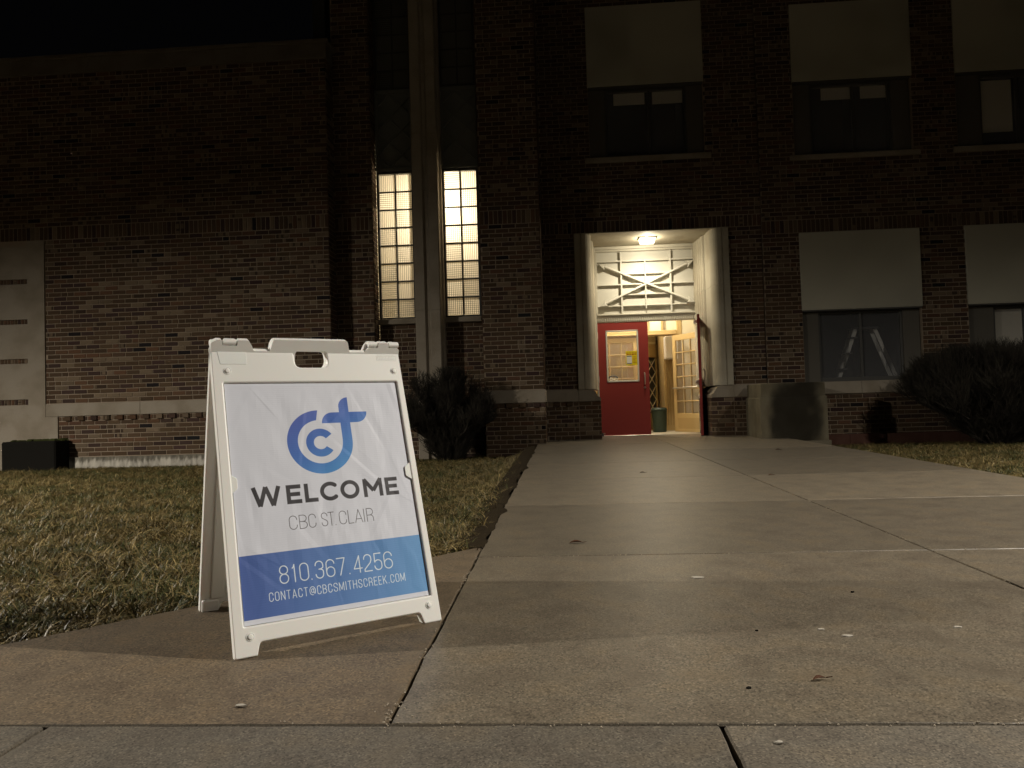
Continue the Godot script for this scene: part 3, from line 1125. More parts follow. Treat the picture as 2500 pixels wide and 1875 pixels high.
	# two crossed arrows with barbed heads at both ends
	for q in [[Vector3(0.76, 3.275, 0), Vector3(2.515, 2.495, 0)], [Vector3(0.76, 2.478, 0), Vector3(2.515, 3.280, 0)]]:
		b = MB.new()
		var lift: float = Z + (0.030 if q[0].y > 3.0 else 0.024)
		var d: Vector3 = (q[1] - q[0]).normalized()
		b.bar(q[0] + d * 0.10 + Vector3(0, 0, lift - 0.02), q[1] - d * 0.10 + Vector3(0, 0, lift - 0.02), 0.040, 0.060, Vector3.BACK, 0.012)
		for e in [[q[0], 1.0], [q[1], -1.0]]:
			var tip: Vector3 = e[0]
			var dd: Vector3 = d * e[1]
			var side2 := Vector3(-dd.y, dd.x, 0)
			var a2 := tip
			var c1 := tip + dd * 0.155 + side2 * 0.062
			var c2 := tip + dd * 0.155 - side2 * 0.062
			var c3 := tip + dd * 0.12
			b.prism(PackedVector2Array([Vector2(a2.x, a2.y), Vector2(c1.x, c1.y), Vector2(c3.x, c3.y), Vector2(c2.x, c2.y)]), Z - 0.03, lift + 0.018, 2, Color.WHITE, 0.008)
		part("arrow_bar", b, mats["transom_paint"], tp)
	b = MB.new()
	b.box(Vector3(0.709, 2.305, Z - 0.05), Vector3(2.562, 2.335, Z + 0.045), 0.006)
	b.box(Vector3(0.709, 2.272, Z - 0.05), Vector3(2.562, 2.303, Z + 0.028), 0.004)
	b.box(Vector3(0.709, 2.186, Z - 0.09), Vector3(2.562, 2.270, Z + 0.010), 0.003)
	part("transom_sill", b, mats["frame_paint"], tp)
	b = MB.new()
	for k in 46:
		var x := 0.725 + k * 0.040
		b.box(Vector3(x, 2.205, Z + 0.0105), Vector3(x + 0.022, 2.262, Z + 0.024), 0.005)
	part("reeded_strip", b, mats["frame_paint"], tp).set_meta("kind", "stuff")
	# doors
	leaf("entrance_door", Vector3(0.711, 0.095, Z - 0.02), 0.0, false)
	leaf("entrance_door", Vector3(2.561, 0.095, Z - 0.02), deg_to_rad(-79.6), true)
	var sillb := MB.new()
	sillb.box(Vector3(0.69, 0.06, Z - 0.16), Vector3(2.59, 0.094, Z + 0.03), 0.006)
	part("threshold", sillb, mats["bright_metal"], school)

	# the lamp under the soffit
	var lamp := thing("entrance_lamp", "small glowing square lamp under the stone soffit above the doors", "lamp", Vector3(1.60, 3.587, -13.20))
	b = MB.new()
	b.box(Vector3(-0.150, -0.014, -0.115), Vector3(0.150, -0.001, 0.115), 0.008)
	part("housing", b, mats["dark_metal"], lamp)
	b = MB.new()
	var hi := 0.0145
	var lo := 0.100
	var c := [Vector3(-0.140, -hi, -0.105), Vector3(0.140, -hi, -0.105), Vector3(0.140, -hi, 0.105), Vector3(-0.140, -hi, 0.105)]
	var e := [Vector3(-0.118, -lo, -0.085), Vector3(0.118, -lo, -0.085), Vector3(0.118, -lo, 0.085), Vector3(-0.118, -lo, 0.085)]
	for k in 4:
		b.quado(c[k], c[(k + 1) % 4], e[(k + 1) % 4], e[k], Vector3(0, -0.07, 0))
	b.quado(e[0], e[1], e[2], e[3], Vector3(0, -0.07, 0))
	b.quado(c[0], c[1], c[2], c[3], Vector3(0, -0.07, 0))
	part("lens", b, mats["lamp_lens"], lamp)
	var l := OmniLight3D.new()
	l.name = "entrance_light"
	l.light_color = Color(1.0, 0.95, 0.84)
	l.light_energy = 0.70
	l.light_size = 0.02
	l.omni_range = 25.0
	l.omni_attenuation = 2.0
	l.shadow_enabled = true
	l.position = Vector3(0, -0.088, 0)
	lamp.add_child(l)
	var d := SpotLight3D.new()
	d.name = "entrance_down_light"
	d.light_color = Color(1.0, 0.95, 0.84)
	d.light_energy = 3.7
	d.light_size = 0.02
	d.spot_angle = 86.0
	d.spot_angle_attenuation = 1.0
	d.spot_range = 25.0
	d.spot_attenuation = 2.0
	d.shadow_enabled = true
	d.rotation.x = -PI / 2
	d.position = Vector3(0, -0.092, 0)
	lamp.add_child(d)


func leaf(called: String, hinge: Vector3, turn: float, right_hand: bool) -> void:
	# a red steel leaf with a half window; local x runs from the hinge along the leaf
	var d := Node3D.new()
	d.name = numbered(school, called)
	d.position = hinge
	d.rotation.y = -turn
	school.add_child(d)
	var s := -1.0 if right_hand else 1.0
	var X := func(a: float, b: float) -> Vector2: return Vector2(minf(a * s, b * s), maxf(a * s, b * s))
	var w := 0.92
	var h := 2.085
	var g := [0.150, 0.737, 0.985, 1.935]
	var b := MB.new()
	for q in [[0.0, g[0], 0.0, h], [g[1], w, 0.0, h], [g[0], g[1], 0.0, g[2]], [g[0], g[1], g[3], h]]:
		var x: Vector2 = X.call(q[0], q[1])
		b.box(Vector3(x.x, q[2], -0.022), Vector3(x.y, q[3], 0.022))
	if right_hand:
		d.set_meta("label", "red steel door leaf standing open, seen edge on")
	else:
		d.set_meta("label", "closed red steel door leaf with a window and pull handle")
	part("leaf", b, mats["door_red"], d)
	b = MB.new()
	for q in [[g[0] - 0.004, g[0] + 0.022, g[2], g[3]], [g[1] - 0.022, g[1] + 0.004, g[2], g[3]], [g[0] - 0.004, g[1] + 0.004, g[2] - 0.004, g[2] + 0.022], [g[0] - 0.004, g[1] + 0.004, g[3] - 0.022, g[3] + 0.004]]:
		var x: Vector2 = X.call(q[0], q[1])
		b.box(Vector3(x.x, q[2], -0.030), Vector3(x.y, q[3], 0.030), 0.003)
	part("glazing_bead", b, mats["trim_white"], d)
	b = MB.new()
	var gx: Vector2 = X.call(g[0] + 0.022, g[1] - 0.022)
	b.box(Vector3(gx.x, g[2] + 0.022, -0.004), Vector3(gx.y, g[3] - 0.022, 0.004))
	part("glass", b, mats["clear_glass"], d)
	for y in [0.21, 1.04, 1.85]:
		b = MB.new()
		b.tube([Vector3(-0.006 * s, y - 0.06, 0.026), Vector3(-0.006 * s, y + 0.06, 0.026)], [0.011, 0.011], 8)
		part("hinge", b, mats["frame_paint"], d)
	b = MB.new()
	var hx := 0.835 * s
	b.tube([Vector3(hx, 0.93, 0.022), Vector3(hx, 0.935, 0.062), Vector3(hx, 0.97, 0.078), Vector3(hx, 1.10, 0.078), Vector3(hx, 1.135, 0.062), Vector3(hx, 1.14, 0.022)], [0.011, 0.011, 0.012, 0.012, 0.011, 0.011], 8)
	part("pull_handle", b, mats["bright_metal"], d)
	b = MB.new()
	b.tube([Vector3(hx, 0.87, 0.020), Vector3(hx, 0.87, 0.040)], [0.022, 0.019], 12)
	part("lock_cylinder", b, mats["bright_metal"], d)
	b = MB.new()
	var px: Vector2 = X.call(0.10, 0.86)
	b.box(Vector3(px.x, 0.90, -0.085), Vector3(px.y, 0.945, -0.055), 0.006)
	for k in [0.12, 0.82]:
		var kx: Vector2 = X.call(k - 0.03, k + 0.03)
		b.box(Vector3(kx.x, 0.885, -0.062), Vector3(kx.y, 0.96, -0.022), 0.006)
	part("push_bar", b, mats["bright_metal"], d)
	b = MB.new()
	var cx: Vector2 = X.call(0.18, 0.46)
	b.box(Vector3(cx.x, 1.975, -0.085), Vector3(cx.y, 2.04, -0.022), 0.008)
	part("closer", b, mats["bright_metal"], d)


# ---------------------------------------------------------------- the lit hall behind the doors
func build_vestibule() -> void:
	room(school, 0.30, 3.20, 0.085, 3.02, -13.97, -19.0, mats["ochre_wall"], "hall_lining", mats["inner_floor"])
	# painted ceiling and upper wall above the dado are cream
	var b := MB.new()
	b.box(Vector3(0.302, 2.995, -18.99), Vector3(3.198, 3.018, -13.98))
	part("hall_ceiling", b, mats["cream_wall"], school)
	b = MB.new()
	b.box(Vector3(0.302, 1.95, -18.99), Vector3(0.312, 2.99, -13.98))
	b.box(Vector3(3.188, 1.95, -18.99), Vector3(3.198, 2.99, -13.98))
	b.box(Vector3(0.313, 2.25, -18.995), Vector3(3.187, 2.99, -18.975))
	part("hall_upper_wall", b, mats["cream_wall"], school)
	# inner screen at z = -15: posts, header, transom lights
	var Z := -15.0
	b = MB.new()
	b.box(Vector3(0.32, 0.085, Z - 0.06), Vector3(0.62, 2.99, Z + 0.06), 0.005)
	b.box(Vector3(2.33, 2.0, Z - 0.06), Vector3(2.43, 2.99, Z + 0.06), 0.005)
	b.box(Vector3(0.62, 2.00, Z - 0.07), Vector3(2.33, 2.11, Z + 0.07), 0.012)
	b.box(Vector3(0.62, 2.02, Z + 0.071), Vector3(2.33, 2.05, Z + 0.09), 0.008)
	b.box(Vector3(0.62, 2.62, Z - 0.06), Vector3(2.33, 2.70, Z + 0.06), 0.005)
	for x in [1.19, 1.76, 2.05]:
		b.box(Vector3(x - 0.022, 2.11, Z - 0.05), Vector3(x + 0.022, 2.62, Z + 0.05), 0.004)
	b.box(Vector3(1.70, 0.085, Z - 0.05), Vector3(1.755, 2.0, Z + 0.05), 0.004)
	part("inner_screen_frame", b, mats["ochre_paint"], school)
	b = MB.new()
	b.box(Vector3(0.62, 2.11, Z - 0.012), Vector3(2.33, 2.62, Z - 0.004))
	part("inner_transom_glass", b, mats["milk_glass"], school)
	b = MB.new()
	b.box(Vector3(0.62, 2.70, Z - 0.05), Vector3(3.18, 2.994, Z + 0.05))
	b.box(Vector3(2.432, 0.085, Z - 0.05), Vector3(3.18, 2.698, Z + 0.05))
	part("inner_screen_head", b, mats["cream_wall"], school)
	# french doors: one shut on the left, one folded back towards the entrance on the right
	french_door(Vector3(0.66, 0.095, Z), 0.0, 0.90, 3)
	french_door(Vector3(2.66, 0.095, -14.20), atan2(-0.80, -0.44), 0.86, 3)
	# panelled back wall, with a lattice window, a pier and a white box
	b = MB.new()
	b.box(Vector3(2.16, 0.085, -16.6), Vector3(2.74, 2.99, -15.72), 0.01)
	part("hall_pier", b, mats["ochre_paint"], school)
	b = MB.new()
	for k in 5:
		var x := 2.20 + k * 0.055
		b.box(Vector3(x, 0.2, -15.719), Vector3(x + 0.022, 1.56, -15.70), 0.006)
	part("reeded_panel", b, mats["ochre_wall"], school)
	b = MB.new()
	b.box(Vector3(0.32, 0.085, -17.0), Vector3(2.158, 2.99, -16.9))
	b.box(Vector3(0.32, 0.085, -15.95), Vector3(1.62, 2.99, -15.90))
	part("hall_back_wall", b, mats["ochre_wall"], school)
	b = MB.new()
	for y in [1.62, 1.98]:
		b.box(Vector3(0.32, y, -16.899), Vector3(2.155, y + 0.05, -16.86), 0.008)
	part("wall_moulding", b, mats["ochre_paint"], school)
	var lw := Node3D.new()
	lw.name = "lattice_window"
	lw.position = Vector3(1.92, 0.45, -16.35)
	lw.rotation.y = deg_to_rad(58)
	school.add_child(lw)
	b = MB.new()
	b.box(Vector3(-0.42, 0.0, -0.05), Vector3(0.36, 1.22, -0.02))
	part("dark_glass", b, mats["lattice_dark"], lw)
	b = MB.new()
	b.box(Vector3(-0.48, -0.36, -0.06), Vector3(-0.42, 1.5, 0.02), 0.004)
	b.box(Vector3(0.36, -0.36, -0.06), Vector3(0.62, 1.5, 0.02), 0.004)
	b.box(Vector3(-0.42, 1.22, -0.06), Vector3(0.36, 1.5, 0.02), 0.004)
	b.box(Vector3(-0.42, -0.36, -0.06), Vector3(0.36, 0.0, 0.02), 0.004)
	part("lattice_frame", b, mats["ochre_wall"], lw)
	for i in range(-4, 6):
		for s in [-1.0, 1.0]:
			var pts := clip_line(Vector2(-0.42, 0.30 * i), Vector2(0.36, 0.30 * i + 0.60 * s), Rect2(-0.42, 0.0, 0.78, 1.22))
			if pts.size() == 2:
				b = MB.new()
				b.bar(Vector3(pts[0].x, pts[0].y, -0.012 + 0.003 * s), Vector3(pts[1].x, pts[1].y, -0.012 + 0.003 * s), 0.018, 0.012, Vector3.BACK)
				part("lattice_bar", b, mats["cream_wall"], lw)
	# ceiling light in the hall
	var lamp := thing("hall_ceiling_lamp", "round lit ceiling lamp inside the entrance hall", "lamp", Vector3(1.45, 2.99, -14.45))
	b = MB.new()
	b.lathe([Vector2(0.0, -0.085), Vector2(0.07, -0.08), Vector2(0.12, -0.055), Vector2(0.14, -0.012)], 20)
	part("globe", b, mats["lamp_lens"], lamp)
	b = MB.new()
	b.lathe([Vector2(0.155, -0.012), Vector2(0.155, -0.001)], 20)
	part("ring", b, mats["bright_metal"], lamp)
	add_bulb(lamp, "hall_light", Vector3(0, -0.045, 0), 3.2, Color(1.0, 0.95, 0.86))
	var lamp2 := thing("hall_ceiling_lamp", "lit ceiling lamp deeper in the hall behind the inner screen", "lamp", Vector3(1.55, 2.99, -15.85))
	b = MB.new()
	b.lathe([Vector2(0.0, -0.085), Vector2(0.07, -0.08), Vector2(0.12, -0.055), Vector2(0.14, -0.012)], 20)
	part("globe", b, mats["lamp_lens"], lamp2)
	add_bulb(lamp2, "inner_hall_light", Vector3(0, -0.045, 0), 2.2, Color(1.0, 0.95, 0.86))


func add_bulb(lamp: Node3D, called: String, at: Vector3, energy: float, col: Color) -> void:
	var l := OmniLight3D.new()
	l.name = called
	l.light_color = col
	l.light_energy = energy
	l.light_size = 0.03
	l.omni_range = 12.0
	l.omni_attenuation = 2.0
	l.shadow_enabled = true
	l.position = at
	lamp.add_child(l)


func clip_line(a: Vector2, b: Vector2, r: Rect2) -> Array:
	var t0 := 0.0
	var t1 := 1.0
	var d := b - a
	for q in [[-d.x, a.x - r.position.x], [d.x, r.end.x - a.x], [-d.y, a.y - r.position.y], [d.y, r.end.y - a.y]]:
		if absf(q[0]) < 1e-9:
			if q[1] < 0:
				return []
			continue
		var t: float = q[1] / q[0]
		if q[0] < 0:
			t0 = maxf(t0, t)
		else:
			t1 = minf(t1, t)
	if t1 - t0 < 0.03:
		return []
	return [a + d * t0, a + d * t1]


func french_door(at: Vector3, turn: float, w: float, cols: int) -> void:
	var d := Node3D.new()
	d.name = numbered(school, "inner_door")
	d.position = at
	d.rotation.y = -turn
	school.add_child(d)
	var h := 1.90
	var st := 0.095
	var b := MB.new()
	b.box(Vector3(0, 0, -0.02), Vector3(st, h, 0.02), 0.003)
	b.box(Vector3(w - st, 0, -0.02), Vector3(w, h, 0.02), 0.003)
	b.box(Vector3(st, 0, -0.02), Vector3(w - st, 0.36, 0.02), 0.003)
	b.box(Vector3(st, h - 0.11, -0.02), Vector3(w - st, h, 0.02), 0.003)
	part("stiles_and_rails", b, mats["ochre_paint"], d)
	var rows := 6
	var gx := (w - 2 * st) / cols
	var gy := (h - 0.11 - 0.36) / rows
	for i in range(1, cols):
		b = MB.new()
		b.box(Vector3(st + i * gx - 0.011, 0.36, -0.017), Vector3(st + i * gx + 0.011, h - 0.11, 0.017), 0.004)
		part("glazing_bar", b, mats["ochre_paint"], d)
	for k in range(1, rows):
		b = MB.new()
		b.box(Vector3(st, 0.36 + k * gy - 0.011, -0.0165), Vector3(w - st, 0.36 + k * gy + 0.011, 0.0165), 0.004)
		part("glazing_bar", b, mats["ochre_paint"], d)
	b = MB.new()
	b.box(Vector3(0.02, 0.84, -0.07), Vector3(w - 0.02, 0.87, -0.045), 0.005)
	b.box(Vector3(0.02, 0.84, 0.045), Vector3(w - 0.02, 0.87, 0.07), 0.005)
	part("push_bar", b, mats["bright_metal"], d)
	b = MB.new()
	b.box(Vector3(st + 0.02, 0.06, -0.0235), Vector3(w - st - 0.02, 0.27, 0.0235), 0.002)
	part("kick_plate", b, mats["ochre_wall"], d)
	for i in cols:
		for k in rows:
			b = MB.new()
			b.box(Vector3(st + i * gx + 0.012, 0.36 + k * gy + 0.012, -0.003), Vector3(st + (i + 1) * gx - 0.012, 0.36 + (k + 1) * gy - 0.012, 0.003))
			part("pane", b, mats["clear_glass"], d)


# ---------------------------------------------------------------- stair windows
func build_stair_windows() -> void:
	for q in [[-2.948, -2.330, -2.909, -2.366], [-1.853, -1.252, -1.818, -1.288]]:
		stair_window(q[2], q[3], 2.208, 4.595, 8, true, q[0], q[1])
		stair_window(q[2], q[3], 6.045, 8.73, 9, false, q[0], q[1])
		# cast metal spandrel with a diamond lattice between them
		var sp := Node3D.new()
		sp.name = numbered(school, "spandrel")
		school.add_child(sp)
		var b := MB.new()
		b.box(Vector3(q[0], 4.64, -12.16), Vector3(q[1], 6.0, -12.12))
		part("spandrel_plate", b, mats["spandrel_metal"], sp)
		b = MB.new()
		b.box(Vector3(q[0], 4.64, -12.1195), Vector3(q[2], 6.0, -12.08), 0.004)
		b.box(Vector3(q[3], 4.64, -12.1195), Vector3(q[1], 6.0, -12.08), 0.004)
		b.box(Vector3(q[2], 4.64, -12.1195), Vector3(q[3], 4.70, -12.08), 0.004)
		b.box(Vector3(q[2], 5.94, -12.1195), Vector3(q[3], 6.0, -12.08), 0.004)
		part("spandrel_rim", b, mats["spandrel_metal"], sp)
		var r := Rect2(q[2], 4.70, q[3] - q[2], 1.24)
		var w: float = q[3] - q[2]
		for i in range(-3, 6):
			for s in [-1.0, 1.0]:
				var pts := clip_line(Vector2(q[2], 4.70 + 0.4133 * (i + 0.5)), Vector2(q[3], 4.70 + 0.4133 * (i + 0.5) + 1.02 * w * s), r)
				if pts.size() == 2:
					b = MB.new()
					b.bar(Vector3(pts[0].x, pts[0].y, -12.108 + 0.002 * s), Vector3(pts[1].x, pts[1].y, -12.108 + 0.002 * s), 0.022, 0.03, Vector3.BACK, 0.004)
					part("lattice_bar", b, mats["spandrel_metal"], sp)
		# stone sill and the brick panel below
		b = MB.new()
		b.box(Vector3(q[0] + 0.002, 2.088, -12.25), Vector3(q[1] - 0.002, 2.172, -12.03), 0.005)
		part("sill", b, mats["limestone"], school)
	room(school, -3.20, -1.02, 1.0, 5.20, -12.262, -14.6, mats["stair_wall"], "stair_lining")
	room(school, -3.20, -1.02, 5.9, 8.95, -12.262, -14.6, mats["room_dark"])
	var lamp := thing("stair_lamp", "bright wall lamp behind the ribbed stair windows", "lamp", Vector3(-1.93, 3.98, -12.84))
	var b := MB.new()
	b.box(Vector3(-0.14, -0.05, -0.05), Vector3(0.14, 0.05, 0.05), 0.015)
	part("globe", b, mats["lamp_lens"], lamp)
	b = MB.new()
	b.tube([Vector3(0, 0.05, 0), Vector3(0, 1.21, 0)], [0.012, 0.012], 8)
	part("stem", b, mats["bright_metal"], lamp)
	add_bulb(lamp, "stair_light", Vector3(0, 0, 0), 4.3, Color(1.0, 0.93, 0.80))


func stair_window(x0: float, x1: float, y0: float, y1: float, rows: int, lit: bool, ox0: float, ox1: float) -> void:
	var w := Node3D.new()
	w.name = numbered(school, "ribbed_window")
	school.add_child(w)
	var Z := -12.13
	var b := MB.new()
	b.box(Vector3(ox0, y0 - 0.036, Z - 0.05), Vector3(x0, y1 + 0.045, Z + 0.03), 0.004)
	b.box(Vector3(x1, y0 - 0.036, Z - 0.05), Vector3(ox1, y1 + 0.045, Z + 0.03), 0.004)
	b.box(Vector3(x0, y1, Z - 0.05), Vector3(x1, y1 + 0.045, Z + 0.03), 0.004)
	b.box(Vector3(x0, y0 - 0.036, Z - 0.05), Vector3(x1, y0, Z + 0.03), 0.004)
	part("frame", b, mats["window_metal"], w)
	var gy := (y1 - y0) / rows
	var xm := (x0 + x1) / 2.0
	b = MB.new()
	b.box(Vector3(xm - 0.012, y0, Z - 0.03), Vector3(xm + 0.012, y1, Z + 0.012), 0.003)
	part("glazing_bar", b, mats["window_metal"], w)
	for k in range(1, rows):
		for e in [[x0, xm - 0.012], [xm + 0.012, x1]]:
			b = MB.new()
			b.box(Vector3(e[0], y0 + k * gy - 0.011, Z - 0.03), Vector3(e[1], y0 + k * gy + 0.011, Z + 0.011), 0.003)
			part("glazing_bar", b, mats["window_metal"], w)
	for k in rows:
		for i in 2:
			var a := (x0 if i == 0 else xm + 0.012) + 0.001
			var c := (xm - 0.012 if i == 0 else x1) - 0.001
			var lo := y0 + k * gy + 0.012
			var hi := y0 + (k + 1) * gy - 0.012
			b = MB.new()
			ribbed(b, a, c, lo, hi, Z - 0.012, rng.randf() < 0.55)
			part("pane", b, mats["lit_prism_glass" if lit else "dark_prism_glass"], w)


func ribbed(b: MB, x0: float, x1: float, y0: float, y1: float, z: float, both: bool) -> void:
	# pressed glass: a sheet of ribs, upright or lying, each a shallow ridge
	var n := 8
	var upright := rng.randf() < 0.62
	var deep := 0.008
	var cells := n if both else 1
	for i in n:
		for k in cells:
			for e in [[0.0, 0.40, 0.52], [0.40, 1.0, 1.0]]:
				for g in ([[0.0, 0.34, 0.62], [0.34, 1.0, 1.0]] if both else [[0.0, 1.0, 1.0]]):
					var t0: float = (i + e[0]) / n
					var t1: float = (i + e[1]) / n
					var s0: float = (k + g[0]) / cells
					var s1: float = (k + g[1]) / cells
					var c: Color = Color.WHITE * float(e[2] * g[2])  # grooves painted darker, standing in for the shading between ribs
					var z0: float = z + (deep if e[0] > 0.0 else 0.0)
					if upright:
						b.quad(Vector3(lerpf(x0, x1, t0), lerpf(y0, y1, s0), z0), Vector3(lerpf(x0, x1, t1), lerpf(y0, y1, s0), z), Vector3(lerpf(x0, x1, t1), lerpf(y0, y1, s1), z), Vector3(lerpf(x0, x1, t0), lerpf(y0, y1, s1), z0), c)
					else:
						b.quad(Vector3(lerpf(x0, x1, s0), lerpf(y0, y1, t0), z0), Vector3(lerpf(x0, x1, s1), lerpf(y0, y1, t0), z0), Vector3(lerpf(x0, x1, s1), lerpf(y0, y1, t1), z), Vector3(lerpf(x0, x1, s0), lerpf(y0, y1, t1), z), c)


# ---------------------------------------------------------------- concrete blocks by the walls
func build_blocks() -> void:
	var o := thing("planter_block", "tall stained concrete block with a moulded top right of the doorway", "concrete block", Vector3(3.56, 0.0, -12.2))
	var plan := PackedVector2Array()
	for k in 9:
		var t := k / 8.0
		plan.push_back(Vector2(lerpf(-0.50, 0.51, t), 0.47 + 0.035 * sin(PI * t)))
	plan.append_array([Vector2(0.51, -0.425), Vector2(-0.50, -0.425)])
	var b := MB.new()
	stained_block(b, plan, 0.03, 0.71)
	part("lower_block", b, mats["old_concrete"], o)
	b = MB.new()
	var p2 := MB.shrunk(plan, 0.022 if not Geometry2D.is_polygon_clockwise(plan) else 0.022)
	stained_block(b, p2, 0.7105, 0.925)
	part("cap", b, mats["old_concrete"], o)
	b = MB.new()
	b.prism(MB.shrunk(plan, -0.03), -0.25, 0.028, 1, Color.WHITE, 0.004)
	part("foot", b, mats["old_concrete"], o)

	o = thing("step_block", "low black concrete block against the limestone at far left", "concrete block", Vector3(-8.27, 0.0, -11.26))
	b = MB.new()
	b.box(Vector3(-0.45, -0.3, -0.17), Vector3(0.43, 0.36, 0.19), 0.02)
	part("body", b, mats["black_concrete"], o)  # one even near-black colour over the whole block
	b = MB.new()
	for i in 90:
		var x := rng.randf_range(-0.45, 0.43)
		var r := rng.randf_range(0.008, 0.03)
		b.xf = Transform3D(Basis.from_euler(Vector3(0, rng.randf() * TAU, 0)), Vector3(x, 0.36, rng.randf_range(-0.16, 0.0)))
		b.box(Vector3(-r * 1.6, -0.01, -r), Vector3(r * 1.6, r * rng.randf_range(0.4, 1.1), r), r * 0.3)
	part("moss", b, mats["moss"], o).set_meta("kind", "stuff")


var stain_noise: FastNoiseLite


func stain(p: Vector3) -> Color:
	# the black weather stain on the front, and a paler run down its left edge
	if stain_noise == null:
		stain_noise = FastNoiseLite.new()
		stain_noise.seed = 3
		stain_noise.frequency = 2.6
		stain_noise.fractal_octaves = 4
	var w := stain_noise.get_noise_3d(p.x, p.y * 0.45, p.z)
	var d := (Vector2((p.x - 0.06) / 0.46, (p.y - 0.52) / 0.80)).length() + w * 0.55
	var k := smoothstep(0.55, 1.15, d) if p.z > 0.2 else 0.85 + w * 0.3
	k = lerpf(0.17, 1.0, clampf(k, 0.0, 1.0))
	return Color(k, k * 0.985, lerpf(0.95, 0.92, k) * k)


func stained_block(b: MB, plan: PackedVector2Array, lo: float, hi: float) -> void:
	# a block whose long sides are cut fine enough to carry the stain
	var fine := PackedVector2Array()
	for i in plan.size():
		var j := (i + 1) % plan.size()
		var n := maxi(1, int(plan[i].distance_to(plan[j]) / 0.035))
		for k in n:
			fine.push_back(plan[i].lerp(plan[j], float(k) / n))
	var rows := maxi(2, int((hi - lo) / 0.03))
	var cw := Geometry2D.is_polygon_clockwise(fine)
	var e := 0.012
	var inner := MB.shrunk(fine, e)
	for i in fine.size():
		var j := (i + 1) % fine.size()
		for r in rows + 1:
			var y0 := lo + (hi - e - lo) * r / rows
			var y1 := lo + (hi - e - lo) * (r + 1) / rows
			var p := [Vector3(fine[i].x, y0, fine[i].y), Vector3(fine[j].x, y0, fine[j].y), Vector3(fine[j].x, y1, fine[j].y), Vector3(fine[i].x, y1, fine[i].y)]
			if r == rows:
				p[2] = Vector3(inner[j].x, hi, inner[j].y)
				p[3] = Vector3(inner[i].x, hi, inner[i].y)
			if not cw:
				p = [p[1], p[0], p[3], p[2]]
			var c := []
			for q in p:
				c.append(stain(q))
			var at := b.v.size()
			b.quad(p[0], p[1], p[2], p[3])
			var order := [0, 2, 1, 0, 3, 2]
			for k in b.v.size() - at:
				b.c[at + k] = c[order[k]]
	var t := Geometry2D.triangulate_polygon(inner)
	for i in range(0, t.size(), 3):
		var a := Vector3(inner[t[i]].x, hi, inner[t[i]].y)
		var c := Vector3(inner[t[i + 1]].x, hi, inner[t[i + 1]].y)
		var d := Vector3(inner[t[i + 2]].x, hi, inner[t[i + 2]].y)
		if (c - a).cross(d - a).y < 0.0:
			b.tri(a, d, c, Color(0.5, 0.48, 0.44))
		else:
			b.tri(a, c, d, Color(0.5, 0.48, 0.44))


# ---------------------------------------------------------------- the welcome board
const SIGN_LEN := 0.979


func rounded(pts: Array, radii: Array) -> PackedVector2Array:
	var out := PackedVector2Array()
	var n := pts.size()
	for i in n:
		var p: Vector2 = pts[i]
		var r: float = radii[i] if radii[i] is float else float(radii[i])
		var a: Vector2 = pts[(i + n - 1) % n]
		var c: Vector2 = pts[(i + 1) % n]
		if r <= 0.0:
			out.push_back(p)
			continue
		var da := (a - p).normalized()
		var dc := (c - p).normalized()
		var ang := absf(da.angle_to(dc))
		var back := minf(r / tan(ang / 2.0), minf((a - p).length(), (c - p).length()) * 0.49)
		var p0 := p + da * back
		var p1 := p + dc * back
		for k in 6:
			var t := k / 5.0
			out.push_back(p0.lerp(p, t).lerp(p.lerp(p1, t), t))
	return out


